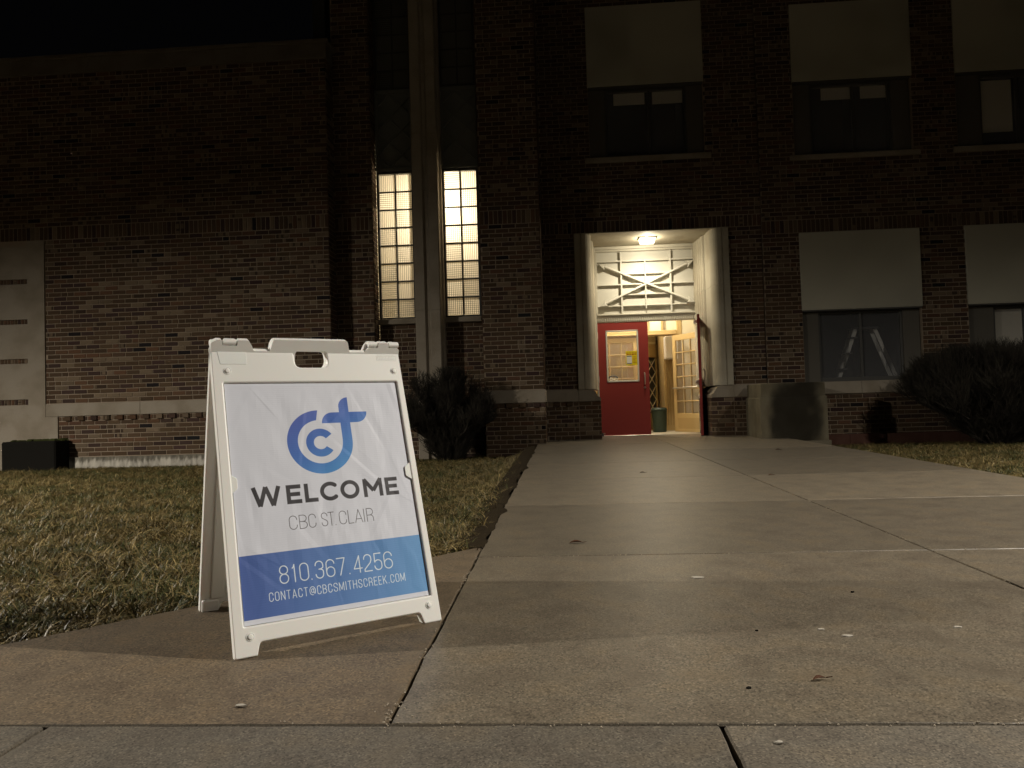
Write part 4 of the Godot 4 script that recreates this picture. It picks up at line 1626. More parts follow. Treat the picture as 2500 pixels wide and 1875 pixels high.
func sign_panel_mesh(printed: bool) -> ArrayMesh:
	var b := MB.new()
	var e := 0.985
	var outer := rounded(
		[Vector2(0, e), Vector2(-0.125, e), Vector2(-0.135, 0.946), Vector2(-0.190, 0.946), Vector2(-0.203, 0.962), Vector2(-0.237, 0.962), Vector2(-0.239, 0.981), Vector2(-0.276, 0.981), Vector2(-0.278, 0.962), Vector2(-0.3175, 0.962), Vector2(-0.3175, 0.0), Vector2(-0.256, 0.0), Vector2(-0.246, 0.036), Vector2(0, 0.036),
		Vector2(0.246, 0.036), Vector2(0.256, 0.0), Vector2(0.3175, 0.0), Vector2(0.3175, 0.972), Vector2(0.300, 0.981), Vector2(0.284, 0.981), Vector2(0.282, 0.962), Vector2(0.238, 0.962), Vector2(0.236, 0.981), Vector2(0.203, 0.981), Vector2(0.192, 0.962), Vector2(0.186, 0.946), Vector2(0.135, 0.946), Vector2(0.125, e)],
		[0, 0.009, 0.006, 0.008, 0.008, 0.006, 0.007, 0.007, 0.006, 0.010, 0.006, 0.006, 0.012, 0, 0.012, 0.006, 0.006, 0.010, 0.008, 0.007, 0.006, 0.006, 0.007, 0.007, 0.008, 0.008, 0.006, 0.009])
	var hole_ := rounded([Vector2(0, 0.949), Vector2(0.051, 0.949), Vector2(0.053, 0.881), Vector2(0, 0.881), Vector2(-0.053, 0.881), Vector2(-0.057, 0.949)], [0, 0.014, 0.020, 0, 0.020, 0.014])
	var sink := rounded([Vector2(0, 0.826), Vector2(0.2925, 0.826), Vector2(0.2925, 0.084), Vector2(0, 0.084), Vector2(-0.2855, 0.084), Vector2(-0.2855, 0.826)], [0, 0.004, 0.004, 0, 0.004, 0.004])
	var back := -0.030
	var rim := [[0.0, back], [0.0, -0.004], [0.0010, -0.0012], [0.0030, 0.0]]
	var o3 := loops(b, outer, rim, 1.0)
	var h3 := loops(b, hole_, [[0.0, back], [0.0, -0.008], [-0.003, -0.002], [-0.007, 0.0]], -1.0)
	var s3 := loops(b, sink, [[0.0, -0.0105], [-0.001, -0.004], [-0.0030, -0.001], [-0.0060, 0.0]], -1.0)
	for side in [-1.0, 1.0]:
		var poly := half(o3, side)
		poly.append_array(turned(half(s3, side)))
		poly.append_array(turned(half(h3, side)))
		cap_face(b, poly, 0.0, 1.0)
		var bp := half(outer, side)
		bp.append_array(turned(half(hole_, side)))
		cap_face(b, bp, back, -1.0)
		cap_face(b, half(sink, side), -0.0105, 1.0)
	# stiffening ribs and a foot box on the inner face
	for x in [-0.262, 0.262]:
		b.box(Vector3(x - 0.022, 0.06, back - 0.012), Vector3(x + 0.022, 0.86, back - 0.0005), 0.004)
	for y in [0.075, 0.30, 0.53, 0.76]:
		b.box(Vector3(-0.239, y, back - 0.010), Vector3(0.239, y + 0.03, back - 0.0005), 0.004)
	for x in [-0.285, 0.285]:
		b.box(Vector3(x - 0.028, 0.002, back - 0.016), Vector3(x + 0.028, 0.058, back - 0.0005), 0.005)
	return b.mesh()


func loops(b: MB, loop: PackedVector2Array, rim: Array, side: float) -> PackedVector2Array:
	# strips along a closed outline: [inset, height] steps; the last inset outline is returned
	var prev := loop
	var last := loop
	for k in range(1, rim.size()):
		var now := MB.shrunk(loop, rim[k][0]) if rim[k][0] != 0.0 else loop
		for i in loop.size():
			var j := (i + 1) % loop.size()
			var a := Vector3(prev[i].x, prev[i].y, rim[k - 1][1])
			var c := Vector3(prev[j].x, prev[j].y, rim[k - 1][1])
			var d := Vector3(now[j].x, now[j].y, rim[k][1])
			var f := Vector3(now[i].x, now[i].y, rim[k][1])
			var inw := Vector2(-(loop[j] - loop[i]).y, (loop[j] - loop[i]).x).normalized() * (-1.0 if Geometry2D.is_polygon_clockwise(loop) else 1.0)
			var from := (a + c) / 2.0 + Vector3(inw.x, inw.y, 0) * 0.02 * side - Vector3(0, 0, 0.02)
			b.quado(a, c, d, f, from)
		prev = now
		last = now
	return last


func half(loop: PackedVector2Array, side: float) -> PackedVector2Array:
	# the points with u on that side, from the upper one at u = 0 round to the lower one
	var pts := []
	for p in loop:
		if p.x * side > -1e-5:
			pts.append(p)
	var top := Vector2(0, -9)
	for p in pts:
		if absf(p.x) < 1e-4 and p.y > top.y:
			top = p
	var at := pts.find(top)
	var out := PackedVector2Array()
	for i in pts.size():
		out.push_back(pts[(at + i) % pts.size()])
	# the other u = 0 point must come last
	if absf(out[out.size() - 1].x) > 1e-4:
		var rev := PackedVector2Array([out[0]])
		for i in range(out.size() - 1, 0, -1):
			rev.push_back(out[i])
		out = rev
	return out


func turned(p: PackedVector2Array) -> PackedVector2Array:
	var q := p.duplicate()
	q.reverse()
	return q


func cap_face(b: MB, poly: PackedVector2Array, z: float, dir: float) -> void:
	var clean := PackedVector2Array()
	for p in poly:
		if clean.is_empty() or clean[clean.size() - 1].distance_to(p) > 1e-5:
			clean.push_back(p)
	var t := Geometry2D.triangulate_polygon(clean)
	if t.is_empty():
		printerr("a face of the board could not be cut into triangles")
	for i in range(0, t.size(), 3):
		var a := Vector3(clean[t[i]].x, clean[t[i]].y, z)
		var c := Vector3(clean[t[i + 1]].x, clean[t[i + 1]].y, z)
		var d := Vector3(clean[t[i + 2]].x, clean[t[i + 2]].y, z)
		if (c - a).cross(d - a).z * dir < 0.0:
			b.tri(a, d, c)
		else:
			b.tri(a, c, d)


func build_sign() -> void:
	var spread := 0.3214
	var o := thing("welcome_sign", "white plastic A-frame board with a blue and white welcome sheet on the concrete", "sandwich board", Vector3(-0.848, 0.003, -2.475), 0.6119)
	var lean := asin(spread / SIGN_LEN)
	for s in [1.0, -1.0]:
		var p := Node3D.new()
		p.name = "front_panel" if s > 0 else "back_panel"
		o.add_child(p)
		p.transform = Transform3D(Basis(Vector3.UP, 0.0 if s > 0 else PI), Vector3.ZERO) * Transform3D(Basis(Vector3.RIGHT, -lean), Vector3(0, 0, spread))
		obj("frame", sign_panel_mesh(s > 0), mats["sign_plastic"], p)
		for q in [[-0.316, -0.281], [-0.234, -0.204], [0.240, 0.280]]:
			var b := MB.new()
			var v := 0.971
			b.tube([Vector3(q[0], v, -0.019), Vector3(q[0] + 0.003, v, -0.019), Vector3(q[1] - 0.003, v, -0.019), Vector3(q[1], v, -0.019)], [0.0085, 0.0115, 0.0115, 0.0085], 14)
			part("hinge_knuckle", b, mats["sign_plastic"], p)
		for q in [[-0.272, 0.866], [0.289, 0.866], [-0.272, 0.054], [0.281, 0.054]]:
			var b := MB.new()
			b.xf = Transform3D(Basis(Vector3.RIGHT, PI / 2), Vector3(q[0], q[1], 0.0))
			b.lathe([Vector2(0.0128, -0.001), Vector2(0.0118, 0.0016), Vector2(0.0100, 0.0016), Vector2(0.0090, 0.0004), Vector2(0.0082, 0.0035), Vector2(0.0058, 0.0052), Vector2(0.0, 0.0056)], 20)
			part("boss", b, mats["sign_plastic"], p)
		for q in [[-0.292, -0.2700], [0.2735, 0.297]]:
			var b := MB.new()
			var side := 1.0 if q[0] > 0 else -1.0
			var poly := rounded([Vector2(q[0] if side < 0 else q[1], 0.532), Vector2(q[1] if side < 0 else q[0], 0.516), Vector2(q[1] if side < 0 else q[0], 0.484), Vector2(q[0] if side < 0 else q[1], 0.468)], [0, 0.010, 0.010, 0])
			b.prism(poly, -0.0066, -0.0030, 2, Color.WHITE, 0.0012)
			part("sheet_clip", b, mats["sign_plastic"], p)
		var pad := MB.new()
		pad.prism(rounded([Vector2(-0.300, 0.945), Vector2(-0.210, 0.945), Vector2(-0.210, 0.889), Vector2(-0.292, 0.889)], [0.004, 0.004, 0.004, 0.004]), -0.001, 0.0010, 2, Color.WHITE, 0.0006)
		part("moulded_pad", pad, mats["sign_plastic"], p)
		pad = MB.new()
		for q in [[0.232, 0.304, 0.922, 0.9228], [0.232, 0.304, 0.905, 0.9058], [0.232, 0.2328, 0.905, 0.9228], [0.3032, 0.304, 0.905, 0.9228]]:
			pad.box(Vector3(q[0], q[2], -0.001), Vector3(q[1], q[3], 0.0007))
		for k in 11:
			var x := 0.237 + k * 0.0058
			pad.box(Vector3(x, 0.9085, -0.001), Vector3(x + 0.0032, 0.9195, 0.0006))
			pad.box(Vector3(x, 0.926, -0.001), Vector3(x + 0.0030, 0.932, 0.0006))
		part("moulded_badge", pad, mats["sign_plastic"], p)
		if s > 0:
			obj("printed_sheet", sheet_mesh(), sheet_material(), p)


const SU0 := -0.2835
const SU1 := 0.2905
const SV0 := 0.0855
const SV1 := 0.8245
const TW := 1024
const TH := 1318


func sheet_mesh() -> ArrayMesh:
	# a thin sheet that buckles a little
	var b := MB.new()
	var f := FastNoiseLite.new()
	f.seed = 12
	f.frequency = 3.2
	f.fractal_octaves = 2
	var nx := 44
	var ny := 56
	var uv := PackedVector2Array()
	var at := func(i: int, j: int) -> Vector3:
		var u := lerpf(SU0, SU1, float(i) / nx)
		var v := lerpf(SV0, SV1, float(j) / ny)
		var edge := minf(minf(i, nx - i) / 5.0, minf(j, ny - j) / 5.0)
		return Vector3(u, v, -0.0082 + 0.0014 * minf(edge, 1.0) * f.get_noise_2d(u * 3.4 + v * 0.8, v * 0.9))
	for i in nx:
		for j in ny:
			var q := [at.call(i, j), at.call(i + 1, j), at.call(i + 1, j + 1), at.call(i, j + 1)]
			var t := [Vector2(float(i) / nx, 1.0 - float(j) / ny), Vector2(float(i + 1) / nx, 1.0 - float(j) / ny), Vector2(float(i + 1) / nx, 1.0 - float(j + 1) / ny), Vector2(float(i) / nx, 1.0 - float(j + 1) / ny)]
			b.tri(q[0], q[1], q[2])
			b.tri(q[0], q[2], q[3])
			uv.append_array([t[0], t[2], t[1], t[0], t[3], t[2]])
	b.uv = uv
	return b.mesh()


# drawing the print: coverage masks in the sheet's own metres
var mask := PackedFloat32Array()


func px_of(u: float) -> float:
	return (u - SU0) / (SU1 - SU0) * TW


func py_of(v: float) -> float:
	return (SV1 - v) / (SV1 - SV0) * TH


func stamp(a: Vector2, c: Vector2, half_w: float, butt := false) -> void:
	var k := TW / (SU1 - SU0)
	var p := Vector2(px_of(a.x), py_of(a.y))
	var q := Vector2(px_of(c.x), py_of(c.y))
	var r := half_w * k
	var x0 := maxi(0, int(minf(p.x, q.x) - r - 2))
	var x1 := mini(TW - 1, int(maxf(p.x, q.x) + r + 2))
	var y0 := maxi(0, int(minf(p.y, q.y) - r - 2))
	var y1 := mini(TH - 1, int(maxf(p.y, q.y) + r + 2))
	var d := q - p
	var len_ := maxf(d.length(), 0.001)
	d /= len_
	for y in range(y0, y1 + 1):
		for x in range(x0, x1 + 1):
			var w := Vector2(x + 0.5, y + 0.5) - p
			var t := w.dot(d)
			var dist: float
			if butt:
				dist = maxf(absf(w.cross(d)) - r, maxf(-t, t - len_))
			else:
				dist = (w - d * clampf(t, 0.0, len_)).length() - r
			var cov := clampf(0.5 - dist, 0.0, 1.0)
			var i := y * TW + x
			if cov > mask[i]:
				mask[i] = cov


func stroke(pts: Array, at: Vector2, half_w: float, butt := false) -> void:
	for i in pts.size() - 1:
		stamp(at + pts[i], at + pts[i + 1], half_w, butt)


func arc(c: Vector2, rx: float, ry: float, a0: float, a1: float, n := 8) -> Array:
	var out := []
	for k in n + 1:
		var a := deg_to_rad(lerpf(a0, a1, float(k) / n))
		out.append(c + Vector2(cos(a) * rx, sin(a) * ry))
	return out


func glyph(ch: String, w: float, h: float) -> Array:
	# narrow round-cornered capitals as pen strokes in a box of w by h
	var r := w / 2
	var top := arc(Vector2(r, h - r), r, r, 180, 0)
	var bot := arc(Vector2(r, r), r, r, 360, 180)
	match ch:
		"O", "0":
			return [top + bot + [Vector2(0, h - r)]]
		"C":
			return [[Vector2(w, h * 0.70)] + arc(Vector2(r, h - r), r, r, 0, 180) + arc(Vector2(r, r), r, r, 180, 360) + [Vector2(w, h * 0.30)]]
		"B":
			var m := h * 0.52
			var q := h - m
			return [[Vector2(0, 0), Vector2(0, h), Vector2(w * 0.5, h)] + arc(Vector2(w * 0.5, m + q / 2), w * 0.44, q / 2, 90, -90) + [Vector2(0, m)], [Vector2(w * 0.5, m)] + arc(Vector2(w * 0.5, m / 2), w * 0.5, m / 2, 90, -90) + [Vector2(0, 0)]]
		"R":
			var m := h * 0.48
			var q := h - m
			return [[Vector2(0, 0), Vector2(0, h), Vector2(w * 0.5, h)] + arc(Vector2(w * 0.5, m + q / 2), w * 0.48, q / 2, 90, -90) + [Vector2(0, m)], [Vector2(w * 0.5, m)] + arc(Vector2(w * 0.5, m - r), r * 0.96, r, 90, 0) + [Vector2(w * 0.98, 0)]]
		"S":
			return [[Vector2(w, h * 0.74)] + arc(Vector2(r, h - r), r, r, 0, 180) + [Vector2(0, h * 0.72), Vector2(w * 0.12, h * 0.60), Vector2(w * 0.88, h * 0.40), Vector2(w, h * 0.28)] + arc(Vector2(r, r), r, r, 360, 180) + [Vector2(0, h * 0.26)]]
		"T":
			return [[Vector2(0, h), Vector2(w, h)], [Vector2(r, h), Vector2(r, 0)]]
		"L":
			return [[Vector2(0, h), Vector2(0, 0), Vector2(w, 0)]]
		"A":
			return [[Vector2(0, 0), Vector2(r, h), Vector2(w, 0)], [Vector2(w * 0.15, h * 0.27), Vector2(w * 0.85, h * 0.27)]]
		"I":
			return [[Vector2(r, 0), Vector2(r, h)]]
		"N":
			return [[Vector2(0, 0), Vector2(0, h), Vector2(w, 0), Vector2(w, h)]]
		"M":
			return [[Vector2(0, 0), Vector2(0, h), Vector2(r, h * 0.12), Vector2(w, h), Vector2(w, 0)]]
		"H":
			return [[Vector2(0, 0), Vector2(0, h)], [Vector2(w, 0), Vector2(w, h)], [Vector2(0, h * 0.52), Vector2(w, h * 0.52)]]
		"E":
			return [[Vector2(w, h), Vector2(0, h), Vector2(0, 0), Vector2(w, 0)], [Vector2(0, h * 0.52), Vector2(w * 0.85, h * 0.52)]]
		"K":
			return [[Vector2(0, 0), Vector2(0, h)], [Vector2(w, h), Vector2(0, h * 0.38)], [Vector2(w * 0.34, h * 0.60), Vector2(w, 0)]]
		".":
			return [[Vector2(r, 0.0), Vector2(r, 0.001)]]
		"1":
			return [[Vector2(w * 0.1, h * 0.80), Vector2(w * 0.4, h * 0.86), Vector2(w * 0.6, h), Vector2(w * 0.6, 0)]]
		"2":
			return [[Vector2(0, h * 0.74)] + arc(Vector2(r, h - r), r, r, 180, 0) + [Vector2(w, h * 0.66), Vector2(w * 0.85, h * 0.50), Vector2(0, h * 0.12), Vector2(0, 0), Vector2(w, 0)]]
		"3":
			return [[Vector2(0, h * 0.76)] + arc(Vector2(r, h - r), r, r, 180, 0) + [Vector2(w, h * 0.66)] + arc(Vector2(w * 0.45, h * 0.66), w * 0.55, h * 0.13, 0, -90) + arc(Vector2(w * 0.45, h * 0.38), w * 0.55, h * 0.15, 90, 0) + arc(Vector2(r, r), r, r, 360, 180) + [Vector2(0, h * 0.24)]]
		"4":
			return [[Vector2(w * 0.72, 0), Vector2(w * 0.72, h), Vector2(0, h * 0.24), Vector2(w, h * 0.24)]]
		"5":
			return [[Vector2(w * 0.95, h), Vector2(w * 0.08, h), Vector2(w * 0.04, h * 0.52)] + arc(Vector2(r, h * 0.60 - r), r, r, 150, 0) + arc(Vector2(r, r), r, r, 360, 180) + [Vector2(0, h * 0.25)]]
		"6":
			return [[Vector2(w, h * 0.76)] + arc(Vector2(r, h - r), r, r, 0, 180) + arc(Vector2(r, r), r, r, 180, 360) + arc(Vector2(r, h * 0.57 - r), r, r, 0, 180)]
		"7":
			return [[Vector2(0, h), Vector2(w, h), Vector2(w * 0.32, 0)]]
		"8":
			return [arc(Vector2(r, h - r), r * 0.94, r, 0, 180) + arc(Vector2(r, h * 0.52 + r * 0.85), r * 0.94, r * 0.85, 180, 360) + [Vector2(w * 0.97, h - r)], arc(Vector2(r, h * 0.52 - r * 0.9), r, r * 0.9, 0, 180) + arc(Vector2(r, r), r, r, 180, 360) + [Vector2(w, h * 0.52 - r * 0.9)]]
		"@":
			return [arc(Vector2(r, h / 2), r, h / 2, -50, 280, 18), arc(Vector2(r, h * 0.5), r * 0.42, h * 0.24, 0, 360, 12), [Vector2(r * 1.42, h * 0.74), Vector2(r * 1.42, h * 0.36)] + arc(Vector2(r * 1.7, h * 0.36), r * 0.28, h * 0.1, 180, 360, 6) + [Vector2(w, h * 0.5)]]
	return []


func write_text(text: String, places: Array, base: float, h: float, pen: float) -> void:
	# places: the left and right edge of each character, from the photograph
	var i := 0
	for ch in text:
		if ch == " ":
			continue
		var w: float = places[i][1] - places[i][0] - pen * 2.0
		for s in glyph(ch, maxf(w, 0.0001), h - pen * 2.0):
			stroke(s, Vector2(places[i][0] + pen, base + pen), pen)
		i += 1


func spaced(text: String, u0: float, u1: float, wide: Dictionary, gap: float) -> Array:
	var total := 0.0
	for ch in text:
		total += wide.get(ch, 1.0) + (gap if ch != " " else 0.0)
	total -= gap
	var k := (u1 - u0) / total
	var at := u0
	var out := []
	for ch in text:
		var w: float = wide.get(ch, 1.0)
		if ch != " ":
			out.append([at, at + w * k])
			at += gap * k
		at += w * k
	return out


func ink(img: PackedByteArray, at: Callable) -> void:
	for i in mask.size():
		var m := mask[i]
		if m > 0.004:
			var c: Color = at.call(i % TW, i / TW)
			var k := i * 3
			img[k] = int(lerpf(img[k], c.r8, m))
			img[k + 1] = int(lerpf(img[k + 1], c.g8, m))
			img[k + 2] = int(lerpf(img[k + 2], c.b8, m))
	mask.fill(0.0)


func sheet_material() -> StandardMaterial3D:
	var img := PackedByteArray()
	img.resize(TW * TH * 3)
	var white := Color8(218, 221, 232)
	var top := py_of(0.2825)
	var low := py_of(0.1000)
	var row := PackedByteArray()
	var band := PackedByteArray()
	for x in TW:
		row.append_array([white.r8, white.g8, white.b8])
		var t := float(x) / TW
		band.append_array([int(lerpf(78, 108, t)), int(lerpf(102, 160, t)), int(lerpf(168, 212, t))])
	var out := PackedByteArray()
	for y in TH:
		out.append_array(band if y >= top and y < low else row)
	img = out
	mask.resize(TW * TH)
	mask.fill(0.0)
	# emblem
	var x0 := int(px_of(-0.115))
	var x1 := int(px_of(0.175))
	var y0 := int(py_of(0.780))
	var y1 := int(py_of(0.505))
	var k := TW / (SU1 - SU0)
	for y in range(y0, y1):
		for x in range(x0, x1):
			var u := SU0 + (x + 0.5) / k
			var v := SV1 - (y + 0.5) / TH * (SV1 - SV0)
			mask[y * TW + x] = clampf(0.5 - emblem(Vector2(u, v)) * k, 0.0, 1.0)
	ink(img, func(x: int, y: int) -> Color:
		var t := clampf((px_of(-0.11) - x) / -float(px_of(0.17) - px_of(-0.11)) * 0.45 + (y - py_of(0.775)) / (py_of(0.512) - py_of(0.775)) * 0.62, 0.0, 1.0)
		return Color8(96, 96, 176).lerp(Color8(70, 112, 190), clampf(t * 2.0, 0, 1)).lerp(Color8(78, 158, 216), clampf(t * 2.0 - 1.0, 0, 1)))
	# WELCOME
	var hw := 0.0063
	var b0 := 0.4245
	var hh := 0.0600
	var yb := b0 + hw
	var yt := b0 + hh - hw
	for l in [
		[[-0.2265, b0 + hh], [-0.2085, b0]], [[-0.2085, b0], [-0.1895, b0 + hh]], [[-0.1895, b0 + hh], [-0.1690, b0]], [[-0.1690, b0], [-0.1500, b0 + hh]],
		[[-0.1215, b0], [-0.1215, b0 + hh]], [[-0.1275, yt], [-0.0825, yt]], [[-0.1275, b0 + hh * 0.5], [-0.0855, b0 + hh * 0.5]], [[-0.1275, yb], [-0.0815, yb]],
		[[-0.0655, b0], [-0.0655, b0 + hh]], [[-0.0715, yb], [-0.0300, yb]],
		[[0.1270, b0], [0.1270, b0 + hh]], [[0.1805, b0], [0.1805, b0 + hh]], [[0.1255, b0 + hh - 0.001], [0.1545, b0 + 0.020]], [[0.1535, b0 + 0.020], [0.1820, b0 + hh - 0.001]],
		[[0.2030, b0], [0.2030, b0 + hh]], [[0.1970, yt], [0.2410, yt]], [[0.1970, b0 + hh * 0.5], [0.2380, b0 + hh * 0.5]], [[0.1970, yb], [0.2420, yb]]]:
		stamp(Vector2(l[0][0], l[0][1]), Vector2(l[1][0], l[1][1]), hw, true)
	stroke(arc(Vector2(0.0105, b0 + hh / 2), 0.0265, hh / 2 - hw + 0.0008, 44, 316, 24), Vector2.ZERO, hw, true)
	stroke(arc(Vector2(0.0105, b0 + hh / 2), 0.0265, hh / 2 - hw + 0.0008, 50, 310, 24), Vector2.ZERO, hw)
	stroke(arc(Vector2(0.0755, b0 + hh / 2), 0.0255, hh / 2 - hw + 0.0008, 0, 360, 32), Vector2.ZERO, hw)
	ink(img, func(_x: int, _y: int) -> Color: return Color8(62, 60, 64))
	write_text("CBC ST. CLAIR", [[-0.129, -0.104], [-0.098, -0.073], [-0.069, -0.046], [-0.029, -0.009], [-0.0075, 0.0125], [0.0130, 0.0175], [0.028, 0.052], [0.057, 0.075], [0.079, 0.105], [0.1085, 0.1125], [0.119, 0.142]], 0.344, 0.0435, 0.00095)
	ink(img, func(_x: int, _y: int) -> Color: return Color8(70, 68, 72))
	write_text("810.367.4256", [[-0.174, -0.146], [-0.137, -0.122], [-0.114, -0.086], [-0.081, -0.077], [-0.0665, -0.040], [-0.033, -0.005], [0.001, 0.0285], [0.0375, 0.0415], [0.0535, 0.0825], [0.0875, 0.1145], [0.1215, 0.1485], [0.1545, 0.184]], 0.187, 0.0545, 0.0016)
	write_text("CONTACT@CBCSMITHSCREEK.COM", spaced("CONTACT@CBCSMITHSCREEK.COM", -0.209, 0.218, {"I": 0.25, ".": 0.30, "@": 1.5, "M": 1.25, "E": 0.85, "T": 0.95, "A": 1.05}, 0.34), 0.1415, 0.0265, 0.00105)
	ink(img, func(_x: int, _y: int) -> Color: return Color8(226, 236, 244))
	var image := Image.create_from_data(TW, TH, false, Image.FORMAT_RGB8, img)
	# creases and the flutes of the board, as relief
	var relief := Image.create(512, 660, false, Image.FORMAT_RF)
	var heights := PackedFloat32Array()
	heights.resize(512 * 660)
	var cr := RandomNumberGenerator.new()
	cr.seed = 404
	for crease in 46:
		# one crease: a short fold, steep on one side
		var p := Vector2(cr.randf_range(0, 512), cr.randf_range(0, 660))
		var a := cr.randf_range(0.6, 2.3) if cr.randf() < 0.7 else cr.randf() * PI
		var d := Vector2(cos(a), sin(a))
		var l := cr.randf_range(30, 150)
		var w := cr.randf_range(12, 46)
		var amp := cr.randf_range(-1.0, 1.0) * w / 46.0
		var reach := int(l + w) + 2
		for y in range(maxi(0, int(p.y) - reach), mini(660, int(p.y) + reach)):
			for x in range(maxi(0, int(p.x) - reach), mini(512, int(p.x) + reach)):
				var q := Vector2(x, y) - p
				var t := absf(q.dot(d)) / l
				var c := q.cross(d) / w
				if t >= 1.0 or c <= -0.35 or c >= 1.0:
					continue
				var prof := 1.0 - c if c > 0.0 else 1.0 + c / 0.35
				heights[y * 512 + x] += amp * prof * (1.0 - t * t)
	for y in 660:
		var flute := 0.006 * sin(y * TAU / 6.0)
		for x in 512:
			relief.set_pixel(x, y, Color(0.5 + 0.25 * heights[y * 512 + x] + flute, 0, 0))
	var m := mat("printed_sheet", Color.WHITE, 0.5, 0.4)
	m.albedo_texture = ImageTexture.create_from_image(image)
	m.heightmap_enabled = true
	m.heightmap_texture = ImageTexture.create_from_image(relief)
	m.heightmap_scale = 0.62
	return m


func emblem(p: Vector2) -> float:
	# signed distance: ring open at upper right, whose right limb rises into a cross, with a small c inside
	var c := Vector2(-0.0005, 0.621)
	var ro := 0.1075
	var ri := 0.0735
	var d := (p - c).length()
	var ring := maxf(d - ro, ri - d)
	# cut: keep the ring left of the slanted end, or below the centre line
	var cut := p.y - c.y if p.x > 0.03 else -1.0
	var slant := (p.x - (-0.0035 + (p.y - c.y - 0.09) * 0.22)) * 0.97
	var open_ := minf(slant, p.y - c.y)
	ring = maxf(ring, open_ if p.y > c.y else -1.0)
	ring = maxf(ring, cut)
	var stem := box2(p, Vector2(0.0735, c.y - 0.002), Vector2(0.107, 0.7725))
	# rounded upper left of the stem
	if p.x < 0.105 and p.y > 0.739:
		stem = maxf(stem, ((p - Vector2(0.1075, 0.7385)) * Vector2(1.0, 1.0)).length() - 0.034)
	var bar := box2(p, Vector2(0.0115, 0.683), Vector2(0.1685, 0.720))
	if p.x < 0.046 and p.y > 0.683:
		bar = maxf(bar, (p - Vector2(0.0485, 0.683)).length() - 0.037)
	if p.x > 0.131 and p.y < 0.720:
		bar = maxf(bar, (p - Vector2(0.1315, 0.720)).length() - 0.037)
	var c2 := Vector2(-0.0005, 0.6175)
	var d2 := (p - c2).length()
	var small := maxf(d2 - 0.0475, 0.0225 - d2)
	var a := absf(atan2(p.y - c2.y, p.x - c2.x))
	small = maxf(small, (deg_to_rad(36.0) - a) * d2)
	return minf(minf(ring, stem), minf(bar, small))


func box2(p: Vector2, lo: Vector2, hi: Vector2) -> float:
	return maxf(maxf(lo.x - p.x, p.x - hi.x), maxf(lo.y - p.y, p.y - hi.y))


